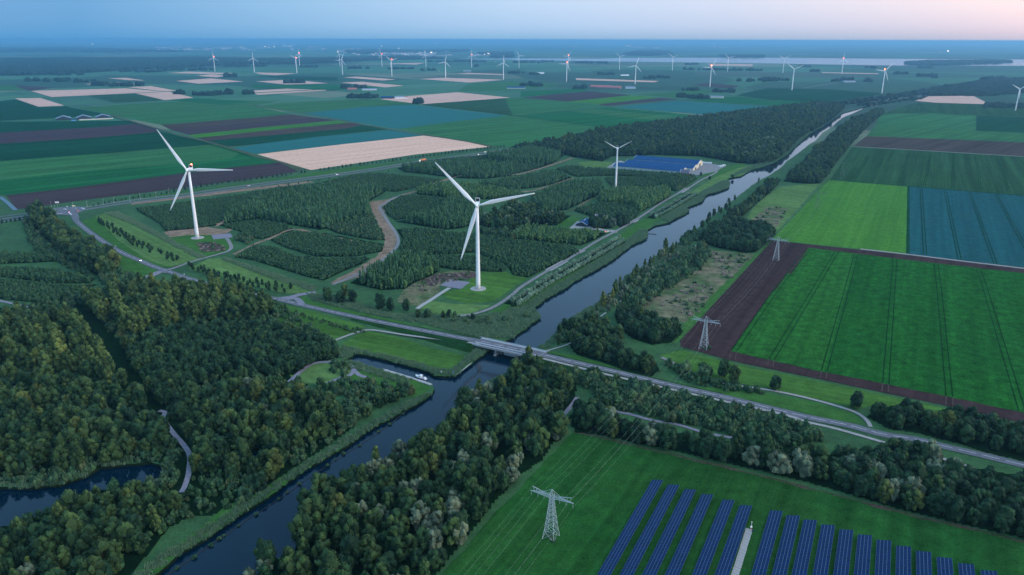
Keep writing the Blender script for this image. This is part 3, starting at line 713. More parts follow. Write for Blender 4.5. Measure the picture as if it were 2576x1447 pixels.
ribbon('highway', [(-60,557),(0,546),(62,538),(110,531)], 6, 'asphalt', .2)
patch('road_junction', [(120,529),(150,522),(190,521),(215,521),(215,530),(196,537),(200,549),(190,552),(176,543),(150,541),(125,543)], 'asphalt', .335)
patch('traffic_island', [(124,531),(138,529),(147,531.5),(138,535),(126,535)], 'verge', .40)
for a, b in (((130,540),(158,538)), ((160,526),(168,528)), ((205,524),(213,527)), ((172,534),(180,541))): ribbon('junction_marking', [a, b], 1.4, 'line_white', .36, smooth=1)
patch('farmyard', [(1432,575),(1440,568),(1452,557),(1462,556),(1500,573),(1525,578),(1548,580),(1555,585),(1545,587),(1530,582),(1490,578)], 'path', .12)
patch('barn_yard', [(1716,438),(1728,432),(1745,420),(1762,409),(1826,418),(1800,432),(1760,440),(1730,446)], 'gravel', .12)
patch('barn_yard', [(1526,422),(1545,410),(1560,404),(1572,408),(1548,424)], 'path', .12)
# ------------------------------------------------------------------ air
def haze_box():
    m = bpy.data.materials.new('haze'); m.use_nodes = True
    nt = m.node_tree; nt.nodes.clear()
    out = nt.nodes.new('ShaderNodeOutputMaterial'); pv = nt.nodes.new('ShaderNodeVolumePrincipled')
    pv.inputs['Color'].default_value = (.32, .66, .95, 1)
    pv.inputs['Density'].default_value = HAZE_DENSITY
    pv.inputs['Anisotropy'].default_value = .6
    nt.links.new(pv.outputs[0], out.inputs['Volume'])
    mb = MB().box((0, 0, (HAZE_TOP-4)/2), (2*RAD+4000, 2*RAD+4000, HAZE_TOP+4))
    return tag(mb.obj('haze', m), kind='stuff')
HAZE_DENSITY, HAZE_TOP = 6.5e-5, 240.0
haze_box()
# ------------------------------------------------------------------ trees: the kinds
F_ = {
 'oak': foliage('oak leaves', (.010, .036, .017), (.027, .068, .025)),
 'wood': foliage('mixed wood leaves', (.010, .039, .016), (.056, .098, .028), (.082, .106, .026)),
 'poplar': foliage('poplar leaves', (.027, .066, .023), (.090, .136, .036), (.115, .150, .032)),
 'willow': foliage('willow leaves', (.075, .112, .074), (.135, .165, .095)),
 'young': foliage('young plantation leaves', (.030, .090, .042), (.066, .148, .058)),
 'young_light': foliage('light plantation leaves', (.062, .155, .054), (.115, .200, .058)),
 'low': foliage('low plantation leaves', (.024, .076, .034), (.058, .126, .044)),
 'pollard': foliage('pollard willow leaves', (.130, .225, .150), (.180, .275, .175)),
 'heather': foliage('dry heather', (.16, .13, .11), (.26, .20, .17)),
 'bush': foliage('scrub leaves', (.024, .070, .034), (.062, .108, .044), (.075, .090, .034)),
 'reed': foliage('reeds', (.090, .180, .105), (.145, .235, .130)),
 'far': foliage('far wood leaves', (.008, .032, .024), (.014, .044, .026)),
}
M['reed_ground'] = ground_mat('reed bed ground', (.13, .22, .11), .4, (.08, .16, .08))
def ico(sub):
    bm = bmesh.new(); bmesh.ops.create_icosphere(bm, subdivisions=sub, radius=1)
    v = np.array([p.co[:] for p in bm.verts]); f = np.array([[q.index for q in p.verts] for p in bm.faces]); bm.free()
    return v, f
ICO1, ICO2 = ico(1), ico(2)
def radius_at(shape, t):
    if shape == 'round': return math.sqrt(max(0, 1-(2*t-1)**2))
    if shape == 'dome': return math.sqrt(max(0, 1-max(0, (t-.35)/.65)**2))*(.72+.28*min(1, t/.35))
    if shape == 'ovate': return (math.sin(math.pi*min(1, t**.75))**.62 if t < .53 else max(0, 1-((t-.53)/.47)**1.9))*.98+.02
    if shape == 'cone': return max(0, (1-t)**.8)*min(1, .55+t*3)
    return 1
def crown(name, m, seed, H, rx, z0, shape, lobes, lobe_r, leaves, leaf, ico_=ICO1, jit=.22):
    """A crown: many sprays of leaves round unequal boughs, open between them."""
    r = np.random.default_rng(seed)
    V, Fc, T = [], [], []; nv = 0
    cs = []
    for i in range(lobes):
        t = (i+.5)/lobes*.86+.06 + r.normal(0, .03); t = min(.95, max(.05, t))
        a = i*2.39996 + r.normal(0, .35); rr = rx*radius_at(shape, t)
        k = max(0, (rr-lobe_r*.55))*(r.uniform(.55, 1.05))
        c = np.array([k*math.cos(a), k*math.sin(a), z0+(H-z0)*t])
        s = lobe_r*r.uniform(.72, 1.25)*(.62+.38*min(1, rr/(rx*.7)))
        tone = r.uniform(0, 1)
        sv = ico_[0]*(1+r.normal(0, jit, (len(ico_[0]), 1)))*np.array([s*.92, s*.92, s*r.uniform(.9, 1.5)]) + c
        V.append(sv); Fc += (ico_[1]+nv).tolist(); T += [tone*.75]*len(sv); nv += len(sv); cs.append((c, s, tone))
    for i in range(leaves):
        c, s, tone = cs[r.integers(len(cs))]
        d = r.normal(0, 1, 3); d[2] = d[2]*.8+.25; d /= np.linalg.norm(d)
        p = c + d*s*r.uniform(.9, 1.28)
        u = np.cross(d, r.normal(0, 1, 3)); u /= np.linalg.norm(u)+1e-9; w = np.cross(d, u); w = w*.75 + d*r.uniform(-.8, .8)
        l = leaf*r.uniform(.6, 1.35)
        V.append(np.array([p-u*l-w*l*.3, p+w*l*-.7, p+u*l+w*l*.3, p+w*l*.8])); Fc.append([nv, nv+1, nv+2, nv+3]); nv += 4
        tt = min(1, max(0, tone+r.normal(0, .22))); T += [tt]*4
    me = bpy.data.meshes.new(name)
    me.from_pydata(np.concatenate(V).tolist(), [], Fc)
    at = me.attributes.new('tone', 'FLOAT', 'POINT'); at.data.foreach_set('value', np.array(T, np.float32))
    me.materials.append(m); me.update()
    return me
def trunk(name, seed, H, r0, m, limbs=4, reach=.35):
    r = random.Random(seed); mb = MB()
    mb.tube((0, 0, -.3), (0, 0, H*.35), r0, r0*.75, 7); mb.tube((0, 0, H*.35), (r.uniform(-.3, .3), r.uniform(-.3, .3), H*.85), r0*.75, r0*.15, 6)
    for i in range(limbs):
        a = i*2*math.pi/limbs+r.uniform(-.4, .4); z = H*r.uniform(.3, .55)
        mb.tube((0, 0, z), (math.cos(a)*H*reach*.6, math.sin(a)*H*reach*.6, z+H*r.uniform(.15, .28)), r0*.42, r0*.1, 5)
    return mb.mesh(name, m, True)
KIND = {}
def kind(key, mats, n, H, rx, z0, shape, lobes, lobe_r, leaves, leaf, tr=None, ic=ICO1):
    KIND[key] = []
    for i in range(n):
        k = 1 + .12*math.sin(i*2.1+1)
        c = crown(key + ' crown', F_[mats], hash((len(key), key[0], i)) % 9999 if False else (sum(map(ord, key))*31+i*7), H, rx*k, z0, shape, lobes, lobe_r, leaves, leaf, ic)
        t = trunk(key + ' trunk', i+3, H, *tr) if tr else None
        KIND[key].append((c, t))
kind('oak', 'oak', 6, 12.5, 4.4, 1.6, 'dome', 17, 1.9, 560, .40, (.28, M['bark'], 5, .3))
kind('wood', 'wood', 8, 15.5, 4.5, 1.8, 'ovate', 18, 1.95, 640, .42, (.28, M['bark'], 5, .3))
kind('poplar', 'poplar', 6, 22.0, 3.7, 2.5, 'ovate', 24, 1.65, 760, .42, (.30, M['bark_pale'], 4, .2))
kind('willow', 'willow', 4, 11.5, 4.6, 1.2, 'round', 20, 1.8, 460, .40, (.30, M['bark_pale'], 5, .3))
kind('young', 'young', 4, 8.0, 2.0, .4, 'ovate', 9, 1.15, 130, .45)
kind('young_light', 'young_light', 4, 8.0, 2.1, .4, 'ovate', 9, 1.15, 130, .45)
kind('low', 'low', 4, 4.6, 2.1, .2, 'dome', 8, 1.2, 90, .45)
kind('pollard', 'pollard', 3, 5.6, 2.3, 1.6, 'round', 13, 1.05, 240, .30, (.26, M['bark'], 3, .15))
kind('bush', 'bush', 4, 3.4, 2.4, .0, 'dome', 10, 1.15, 150, .40)
kind('heather', 'heather', 3, 1.6, 2.2, .0, 'dome', 8, .9, 70, .35)
kind('sapling', 'oak', 3, 6.2, 1.9, 1.1, 'ovate', 9, 1.0, 150, .32, (.12, M['bark'], 3, .2))
kind('far', 'far', 3, 15.0, 16.0, .0, 'dome', 20, 6.0, 60, 2.4)
kind('spruce', 'young', 3, 10.5, 1.9, .4, 'cone', 12, 1.0, 170, .42)
def reed_mesh(seed):
    r = np.random.default_rng(seed); V, Fc, T = [], [], []
    for i in range(46):
        x, y = r.normal(0, .75, 2); h = r.uniform(1.1, 2.5); a = r.uniform(0, 6.28); w = r.uniform(.16, .30)
        dx, dy = math.cos(a)*w, math.sin(a)*w; lx, ly = r.normal(0, .3, 2); n = len(V)
        V += [(x-dx, y-dy, -.2), (x+dx, y+dy, -.2), (x+lx, y+ly, h)]; Fc.append((n, n+1, n+2)); T += [r.uniform(0, .5), r.uniform(0, .5), r.uniform(.4, 1)]
    me = bpy.data.meshes.new('reed tuft'); me.from_pydata(V, [], Fc)
    me.attributes.new('tone', 'FLOAT', 'POINT').data.foreach_set('value', np.array(T, np.float32)); me.materials.append(F_['reed']); me.update()
    return me
KIND['reed'] = [(reed_mesh(i), None) for i in range(3)]

# masses that nobody could count: points that carry the same crowns
_gn = {}
def mass_group(keys):
    keys = tuple(keys)
    if keys in _gn: return _gn[keys]
    ng = bpy.data.node_groups.new('mass ' + ' '.join(keys), 'GeometryNodeTree')
    ng.interface.new_socket('Geometry', in_out='INPUT', socket_type='NodeSocketGeometry')
    ng.interface.new_socket('Geometry', in_out='OUTPUT', socket_type='NodeSocketGeometry')
    N, L = ng.nodes, ng.links
    gi, go, jn = N.new('NodeGroupInput'), N.new('NodeGroupOutput'), N.new('GeometryNodeJoinGeometry')
    def na(name, t):
        n = N.new('GeometryNodeInputNamedAttribute'); n.data_type = t; n.inputs[0].default_value = name; return n.outputs[0]
    var, rot, scl = na('var', 'INT'), na('rot', 'FLOAT_VECTOR'), na('scl', 'FLOAT_VECTOR')
    k = 0
    for key in keys:
        for c, _t in KIND[key]:
            o = bpy.data.objects.new(key + ' spray', c)
            oi = N.new('GeometryNodeObjectInfo'); oi.inputs['Object'].default_value = o; oi.inputs['As Instance'].default_value = True
            cp = N.new('FunctionNodeCompare'); cp.data_type = 'INT'; cp.operation = 'EQUAL'
            L.new(var, cp.inputs[2]); cp.inputs[3].default_value = k
            ip = N.new('GeometryNodeInstanceOnPoints')
            L.new(gi.outputs[0], ip.inputs['Points']); L.new(cp.outputs[0], ip.inputs['Selection']); L.new(oi.outputs['Geometry'], ip.inputs['Instance'])
            L.new(rot, ip.inputs['Rotation']); L.new(scl, ip.inputs['Scale']); L.new(ip.outputs[0], jn.inputs[0]); k += 1
    L.new(jn.outputs[0], go.inputs[0])
    _gn[keys] = (ng, k)
    return _gn[keys]
def mass(name, keys, pts, scl, label=None, weights=None, z=0.0):
    """pts (n,2), scl (n,2): girth and height; keys choose the crowns, weights how often."""
    if not len(pts): return
    ng, _ = mass_group(keys)
    me = bpy.data.meshes.new(name); n = len(pts)
    co = np.zeros((n, 3), np.float32); co[:, :2] = pts; co[:, 2] = z
    me.vertices.add(n); me.vertices.foreach_set('co', co.ravel())
    cnt = [len(KIND[k]) for k in keys]; base = np.cumsum([0]+cnt[:-1])
    w = np.array(weights or [1]*len(keys), float); ki = NR.choice(len(keys), n, p=w/w.sum())
    var = np.array([base[k] + NR.integers(cnt[k]) for k in ki], np.int32)
    me.attributes.new('var', 'INT', 'POINT').data.foreach_set('value', var)
    rot = np.zeros((n, 3), np.float32); rot[:, 2] = NR.uniform(0, 6.283, n); rot[:, :2] = NR.normal(0, .05, (n, 2))
    me.attributes.new('rot', 'FLOAT_VECTOR', 'POINT').data.foreach_set('vector', rot.ravel())
    sc = np.zeros((n, 3), np.float32); sc[:, 0] = sc[:, 1] = scl[:, 0]; sc[:, 2] = scl[:, 1]
    me.attributes.new('scl', 'FLOAT_VECTOR', 'POINT').data.foreach_set('vector', sc.ravel())
    o = link(name, me); md = o.modifiers.new('crowns', 'NODES'); md.node_group = ng
    return tag(o, label, None, None, 'stuff')

def inside(P, poly):
    x, y = P[:, 0], P[:, 1]; c = np.zeros(len(P), bool); n = len(poly); j = n-1
    for i in range(n):
        xi, yi, xj, yj = *poly[i], *poly[j]
        with np.errstate(divide='ignore', invalid='ignore'):
            c ^= ((yi > y) != (yj > y)) & (x < (xj-xi)*(y-yi)/(yj-yi+1e-12)+xi)
        j = i
    return c
WET = [np.array(p) for _n, p, _m in waters]
def dry(P):
    k = np.ones(len(P), bool)
    for w in WET: k &= ~inside(P, w)
    return k
def cell_floor(name, P, m, z, st=3.0):
    """Ground cover over the dry part of an outline."""
    Q = np.array(P); lo, hi = Q.min(0), Q.max(0)
    gx, gy = np.meshgrid(np.arange(lo[0], hi[0], st), np.arange(lo[1], hi[1], st)); C = np.stack([gx.ravel()+st/2, gy.ravel()+st/2], 1)
    C = C[inside(C, P)]; C = C[dry(C)]; h = st/2; n = len(C)
    V = np.zeros((n, 4, 3)); V[:, :, 2] = z
    for k, (sx, sy) in enumerate(((-1, -1), (1, -1), (1, 1), (-1, 1))): V[:, k, 0] = C[:, 0]+sx*h; V[:, k, 1] = C[:, 1]+sy*h
    tag(link(name, mesh(name, V.reshape(-1, 3).tolist(), np.arange(4*n).reshape(n, 4).tolist(), M[m])), kind='structure')
def reed_floor(poly, z): cell_floor('reed_ground', [tuple(q) for q in XY(poly)], 'reed_ground', z)
def scatter(poly, step, jit=.32, rows=None):
    """Points over a polygon, in planted rows along an angle if asked."""
    a = rows if rows is not None else NR.uniform(0, 3)
    ca, sa = math.cos(a), math.sin(a); Rm = np.array([[ca, -sa], [sa, ca]])
    Q = np.array(poly) @ Rm; lo, hi = Q.min(0), Q.max(0)
    sx, sy = (step*.9, step*1.12)
    gx, gy = np.meshgrid(np.arange(lo[0], hi[0], sx), np.arange(lo[1], hi[1], sy))
    gx = gx + (np.arange(gx.shape[0]) % 2)[:, None]*sx/2
    P = np.stack([gx.ravel(), gy.ravel()], 1) + NR.normal(0, step*jit, (gx.size, 2))
    P = P @ Rm.T
    return P[inside(P, np.array(poly))]
KEEP_OUT = []      # ways and yards that stay open: (polyline xy, half width)
def clear_of(P, lines):
    k = np.ones(len(P), bool)
    for ln, hw in lines:
        for a, b in zip(ln[:-1], ln[1:]):
            d = b-a; t = np.clip(((P-a) @ d)/(d @ d + 1e-9), 0, 1); q = a+t[:, None]*d
            k &= np.linalg.norm(P-q, axis=1) > hw
    return k
def ways(*specs): return [(XY(p), hw) for p, hw in specs]
P1FEET, P2FEET = np.array(G(1386, 1352)[:2]), np.array(G(1770, 877)[:2])

# ------------------------------------------------------------------ woods: canopy outlines, traced at the height of the crowns
path_a = ([(400,1034),(410,1053),(440,1095),(466,1125),(478,1150),(476,1180),(464,1226),(456,1240)], 4)
path_b = ([(1395,1075),(1417,1046),(1440,1018),(1452,1000)], 4)
path_c = ([(1540,1035),(1640,1058),(1762,1086),(1866,1106),(1895,1108)], 4)
cyc = ([(1356,900.5),(1438,921),(1613,963),(1813,1008),(1994,1050),(2107,1080),(2212,1111),(2345,1148),(2450,1180)], 7)
road = ([(1364,893),(1613,952),(1813,998),(2032,1050),(2220,1093),(2383,1126),(2563,1168),(2660,1192)], 9)
roadw = ([(150,528),(195,559),(250,601),(312,639),(387,671),(475,701),(570,726),(684,750),(794,776),(994,819)], 9)
OPEN = ways(path_a, path_b, path_c, cyc, road, roadw, ([(405,682),(367,700)], 8), ([(1311,920),(1325,903)], 2.5))
WOODS = [  # name, canopy height, polygon, [(kind, individual name, weight, scale lo, hi)], spacing, individual label, group
 ('poplar_wood', 15, [(-120,775),(0,773),(62,771),(140,773),(182,775),(222,831),(259,873),(289,905),(332,960),(295,976),(150,950),(0,930),(-120,920)],
   [('poplar', 'poplar_tree', 3, .8, 1.1), ('wood', 'broadleaf_tree', 2, .9, 1.2)], 8.2,
   {'poplar_tree': 'tall yellow green poplar in the wood left of the dark forest ride', 'broadleaf_tree': 'rounded tree among the poplars left of the dark forest ride'}, 'trees of the wood left of the forest ride'),
 ('mixed_wood', 9, [(-120,925),(0,932),(150,952),(298,977),(336,965),(362,1012),(392,1040),(410,1062),(428,1097),(392,1155),(300,1162),(175,1185),(60,1196),(-120,1215)],
   [('wood', 'broadleaf_tree', 6, .75, 1.1), ('oak', 'broadleaf_tree', 3, .7, 1.0), ('poplar', 'poplar_tree', 1, .5, .75), ('willow', 'willow_tree', .4, .6, .9)], 7.4,
   {'poplar_tree': 'slim light green tree in the wood above the left pond', 'broadleaf_tree': 'dark olive broadleaf tree in the wood above the left pond', 'willow_tree': 'grey leaved willow standing at the edge of the left pond'}, 'trees of the wood above the pond'),
 ('poplar_wood', 14, [(207,733),(287,711),(330,692),(400,709),(475,703),(560,712),(644,727),(680,750),(689,773),(676,800),(640,803),(560,805),(437,816),(358,852),(308,840),(284,820),(242,802),(219,776)],
   [('poplar', 'poplar_tree', 5, .7, 1.05), ('wood', 'broadleaf_tree', 2, .9, 1.2)], 8.0,
   {'poplar_tree': 'tall pale green poplar in the stand below the winding road', 'broadleaf_tree': 'rounded tree among the poplars below the winding road'}, 'trees of the poplar stand below the road'),
 ('oak_wood', 9, [(437,816),(560,806),(640,803),(676,806),(769,823),(819,846),(856,878),(849,898),(794,908),(744,938),(669,948),(575,936),(437,991),(438,1013),(418,1022),(384,1003),(348,938),(312,880),(312,848),(356,862)],
   [('oak', 'broadleaf_tree', 9, .60, .82), ('wood', 'broadleaf_tree', 1, .55, .75)], 5.3,
   {'broadleaf_tree': 'dark blue green oak in the even planted wood right of the ride'}, 'oaks of the even planted wood'),
 ('mixed_wood', 9, [(440,995),(575,940),(655,952),(715,950),(728,972),(800,990),(850,1005),(870,1030),(880,1062),(812,1100),(780,1130),(700,1145),(700,1180),(675,1212),(640,1240),(600,1240),(545,1215),(490,1190),(484,1130),(470,1100),(440,1060),(430,1020)],
   [('wood', 'broadleaf_tree', 7, .7, 1.02), ('oak', 'broadleaf_tree', 2, .7, .9), ('willow', 'willow_tree', .35, .6, .85), ('bush', None, 2, .9, 1.4)], 6.8,
   {'broadleaf_tree': 'olive green broadleaf tree in the wood between forest path and canal', 'willow_tree': 'silvery willow in the wood between forest path and canal'}, 'trees between the forest path and the canal'),
 ('peninsula_wood', 4, [(850,1002),(944,1002),(1001,995),(1040,978),(1046,990),(990,1018),(925,1052),(890,1070),(876,1062),(868,1030)],
   [('wood', 'broadleaf_tree', 5, .38, .62), ('bush', None, 4, 1.0, 1.8)], 5.2,
   {'broadleaf_tree': 'small olive tree on the tongue of land between basin and canal'}, 'small trees between basin and canal'),
 ('mixed_wood', 8, [(-120,1345),(0,1327),(55,1307),(100,1292),(160,1272),(205,1247),(225,1224),(300,1228),(375,1228),(456,1238),(476,1262),(476,1278),(425,1312),(398,1350),(373,1387),(336,1420),(300,1460),(250,1560),(-120,1560)],
   [('wood', 'broadleaf_tree', 7, .65, 1.0), ('oak', 'broadleaf_tree', 2, .7, .95), ('poplar', 'poplar_tree', .8, .45, .7), ('willow', 'willow_tree', .4, .55, .8)], 6.8,
   {'broadleaf_tree': 'broadleaf tree in the wood between the left pond and canal', 'poplar_tree': 'slim bright green tree in the wood below the left pond', 'willow_tree': 'pale willow in the wood below the left pond'}, 'trees below the pond'),
 ('canal_wood', 9, [(560,1500),(644,1408),(669,1373),(732,1348),(744,1323),(762,1280),(764,1245),(804,1210),(869,1190),(932,1175),(934,1147),(979,1122),(1007,1107),(1034,1110),(1075,1085),(1081,1083),(1089,1043),(1111,1036),(1131,1056),(1146,1048),(1149,1018),(1169,993),(1249,951),(1288,930),(1290,912),(1325,903),(1345,905),(1413,931),(1450,961),(1448,990),(1440,1010),(1410,1040),(1415,1080),(1413,1102),(1393,1108),(1363,1152),(1303,1193),(1288,1213),(1245,1256),(1195,1319),(1132,1394),(1095,1443),(1000,1560),(560,1560)],
   [('wood', 'broadleaf_tree', 6, .75, 1.12), ('oak', 'broadleaf_tree', 3, .75, 1.05), ('willow', 'willow_tree', 1.5, .7, 1.0), ('poplar', 'poplar_tree', .7, .5, .8)], 7.6,
   {'broadleaf_tree': 'dark broadleaf tree in the wood between canal and solar field', 'willow_tree': 'silver grey willow in the wood between canal and solar field', 'poplar_tree': 'slim light tree in the wood between canal and solar field'}, 'trees between the canal and the solar field'),
 ('hedge_wood', 8, [(1428,1050),(1460,1010),(1510,1008),(1560,1048),(1640,1070),(1750,1095),(1850,1112),(1932,1112),(2000,1118),(2075,1145),(2107,1128),(2200,1125),(2250,1106),(2310,1120),(2400,1165),(2500,1180),(2700,1215),(2700,1375),(2576,1348),(2458,1322),(2257,1274),(2082,1221),(1932,1183),(1789,1151),(1626,1113),(1513,1091),(1448,1083)],
   [('oak', 'broadleaf_tree', 8, .7, 1.0), ('wood', 'broadleaf_tree', 2, .7, .95), ('willow', 'willow_tree', 1.2, .8, 1.1)], 6.0,
   {'broadleaf_tree': 'dark tree in the belt along the top of the solar field', 'willow_tree': 'pale green willow in the belt along the solar field'}, 'trees of the belt above the solar field'),
 ('roadside_wood', 7, [(2182,1045),(2200,1025),(2230,1018),(2300,1014),(2330,1035),(2345,1062),(2362,1028),(2400,1022),(2440,1035),(2480,1048),(2576,1066),(2700,1085),(2700,1190),(2600,1160),(2500,1138),(2400,1108),(2300,1083),(2240,1076)],
   [('oak', 'broadleaf_tree', 9, .7, .95), ('wood', 'broadleaf_tree', 1, .7, .9)], 6.4,
   {'broadleaf_tree': 'near black round tree beside the road at the right edge'}, 'dark trees beside the road on the right'),
 ('bridge_copse', 7, [(1403,835),(1433,810),(1470,803),(1500,803),(1540,822),(1560,862),(1575,880),(1620,893),(1650,908),(1660,928),(1630,950),(1590,940),(1560,925),(1500,903),(1450,888),(1430,862)],
   [('wood', 'broadleaf_tree', 5, .7, .95), ('oak', 'broadleaf_tree', 5, .7, .95)], 6.2,
   {'broadleaf_tree': 'rounded tree in the copse just right of the bridge'}, 'trees of the copse by the bridge'),
 ('pylon_copse', 6, [(1547,792),(1560,774),(1610,775),(1660,800),(1712,812),(1718,835),(1690,858),(1640,864),(1590,848),(1557,820)],
   [('oak', 'broadleaf_tree', 8, .65, .9), ('wood', 'broadleaf_tree', 1, .65, .9)], 5.8,
   {'broadleaf_tree': 'dark tree in the copse left of the ploughed strip and pylon'}, 'trees of the copse by the pylon'),
 ('bank_copse', 7, [(1765,584),(1800,558),(1863,549),(1932,563),(1948,582),(1943,597),(1900,632),(1872,634),(1808,622),(1767,608)],
   [('oak', 'broadleaf_tree', 9, .75, 1.0)], 6.2,
   {'broadleaf_tree': 'dark tree in the dense copse between canal and bright green field'}, 'trees of the copse by the bright field'),
 ('roadside_avenue', 9, [(68,528),(100,524),(122,538),(142,563),(200,596),(237,613),(292,638),(297,672),(282,697),(250,692),(212,674),(175,649),(125,611),(90,574),(70,552)],
   [('wood', 'broadleaf_tree', 6, .95, 1.25), ('poplar', 'poplar_tree', 2, .6, .85)], 7.5,
   {'broadleaf_tree': 'leafy tree in the row left of the winding road', 'poplar_tree': 'taller tree in the row left of the winding road'}, 'trees of the row left of the road'),
 ('far_canal_wood', 12, [(1972,455),(1990,428),(2024,400),(2054,370),(2088,340),(2113,318),(2140,302),(2168,287),(2203,274),(2222,275),(2222,285),(2190,310),(2160,340),(2130,375),(2100,410),(2080,440),(2062,460),(2020,460)],
   [('oak', None, 6, .8, 1.1), ('wood', None, 4, .8, 1.1)], 7.0, {}, None),
 ('bank_thicket', 7, [(1800,590),(1820,550),(1866,510),(1916,468),(1945,452),(1966,448),(1950,470),(1905,510),(1855,552),(1822,582)],
   [('oak', None, 6, .6, .85), ('wood', None, 4, .55, .9), ('bush', None, 4, 1, 1.8)], 6.0, {}, None),
 ('north_wood', 12, [(1270,377),(1300,362),(1350,356),(1413,346),(1500,326),(1640,306),(1763,291),(1850,279),(1932,271),(2000,263),(2050,256),(2100,259),(2128,266),(2108,286),(2088,302),(2058,322),(2028,336),(2005,352),(1985,375),(1960,395),(1935,408),(1900,412),(1850,408),(1800,398),(1760,392),(1640,388),(1580,392),(1540,392),(1515,405),(1440,393),(1400,381),(1330,377)],
   [('oak', None, 6, .85, 1.15), ('wood', None, 3, .85, 1.2), ('poplar', None, 1, .55, .75)], 8.0, {}, None),
 ('willow_stand', 8, [(1855,392),(1880,370),(1920,350),(1965,347),(1985,362),(1975,380),(1945,400),(1905,410),(1870,406)],
   [('willow', None, 5, .8, 1.1), ('wood', None, 3, .8, 1.1)], 8.0, {}, None),
 ('house_grove', 7, [(1215,542),(1290,513),(1338,517),(1370,537),(1437,540),(1400,565),(1340,565),(1290,580),(1240,575),(1200,560)],
   [('wood', None, 5, .7, 1.0), ('oak', None, 4, .7, 1.0), ('willow', None, 1.2, .8, 1.0)], 7.0, {}, None),
 ('house_grove', 6, [(1478,568),(1490,552),(1520,548),(1545,560),(1540,572),(1500,575)],
   [('oak', None, 6, .8, 1.05), ('willow', None, 1, .9, 1.1)], 6.5, {}, None),
 ('house_grove', 6, [(1545,556),(1560,540),(1588,552),(1585,562),(1560,570)], [('oak', None, 6, .7, .95)], 6.5, {}, None),
 ('far_wood', 8, [(1932,270),(2080,259),(2257,237),(2337,222),(2494,198),(2680,195),(2680,222),(2480,238),(2400,237),(2340,238),(2320,233),(2257,244),(2100,262)], [('far', None, 1, .45, .8)], 22, {}, None),
 ('far_wood', 8, [(2480,258),(2680,262),(2680,270),(2478,266)], [('far', None, 1, .4, .6)], 20, {}, None),
 ('far_wood', 8, [(2140,262),(2200,252),(2300,240),(2320,236),(2340,243),(2260,253),(2190,262)], [('far', None, 1, .3, .45)], 30, {}, None),
]
cell_floor('undergrowth', [tuple(q) for q in XY([(-120,790),(0,785),(200,735),(480,705),(690,760),(860,880),(850,905),(740,940),(890,1075),(700,1205),(600,1290),(480,1300),(420,1330),(300,1480),(-120,1560),(-120,1340),(0,1327),(200,1250),(262,1232),(363,1215),(406,1208),(416,1186),(408,1168),(376,1158),(310,1164),(250,1172),(150,1214),(0,1220),(-120,1222)])], 'forest_floor', .03, 1.8)  # dark sheet, paints in the shade of the woods and the ride
made = []    # (wood name, species key, individual name, xy, girth, height, label, group)
for wi, (name, zc, poly, mix, step, labels, group) in enumerate(WOODS):
    P = scatter(XY(poly, zc), step)
    if name != 'far_wood': P = P[inside(P, XY(poly, .6 if zc < 8 else 1.2))]
    P = P[dry(P)]; P = P[clear_of(P, OPEN)]
    P = P[np.linalg.norm(P-P1FEET, axis=1) > 14]; P = P[np.linalg.norm(P-P2FEET, axis=1) > 10]
    w = np.array([m[2] for m in mix], float); ki = NR.choice(len(mix), len(P), p=w/w.sum())
    # species and sizes stand in drifts, not evenly mixed
    q = lambda f, a, o: np.sin(P[:, 0]*f + 1.7*np.sin(P[:, 1]*f*.8+o))*np.cos(P[:, 1]*f*a + 1.3*np.sin(P[:, 0]*f*1.1+o))
    if len(mix) > 1 and len(P):
        order = np.argsort(np.argsort(q(.075, 1.2, wi) + NR.normal(0, .38, len(P))))/len(P); cw = np.cumsum(w/w.sum()); ki = np.searchsorted(cw, order).clip(0, len(mix)-1)
    big = 1 + .17*q(.11, .9, wi+2) + NR.normal(0, .10, len(P))
    for i, (p, k) in enumerate(zip(P, ki)):
        key, ind, _w, lo, hi = mix[k]; s = NR.uniform(lo, hi)*max(.6, big[i])
        made.append([wi, name, key, ind, p, s*NR.uniform(.92, 1.12), s*NR.uniform(.9, 1.1), labels.get(ind), group])
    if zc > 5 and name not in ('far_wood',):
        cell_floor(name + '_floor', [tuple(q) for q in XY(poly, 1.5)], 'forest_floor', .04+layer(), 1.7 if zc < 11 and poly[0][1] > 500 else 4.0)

def plant(name, key, p, girth, height, rz, label, cat, group, z=0.0, var=None, crown_name='crown', joined=False):
    c, t = KIND[key][var if var is not None else NR.integers(len(KIND[key]))]
    root = empty(name, (p[0], p[1], z), rz); root.scale = (girth, girth, height)
    tag(root, label, cat, group)
    if t is not None: link('trunk', t, root)
    link(crown_name, c, root)
    return root
view = lambda p: (abs(p[0]) < .70*p[1]*1.0+10)
cand = {}
for i, m in enumerate(made):
    if m[3]: cand.setdefault(m[3], []).append(i)
LIMIT = {'broadleaf_tree': 300, 'poplar_tree': 235, 'willow_tree': 120}
chosen = set()
def in_frame(p, z=6.0):
    # direction of the point against the camera's own frame
    d = np.array([p[0], p[1], z-CAM_H]); f = np.array([0, math.cos(PITCH), -math.sin(PITCH)]); u = np.array([0, math.sin(PITCH), math.cos(PITCH)])
    k = d @ f; return abs(d[0]/k) < .665 and -.385 < (d @ u)/k < .4
for n, L in cand.items():
    L = [i for i in L if in_frame(made[i][4])]
    L.sort(key=lambda i: math.hypot(*made[i][4])/made[i][6])
    chosen |= set(L[:LIMIT[n]])
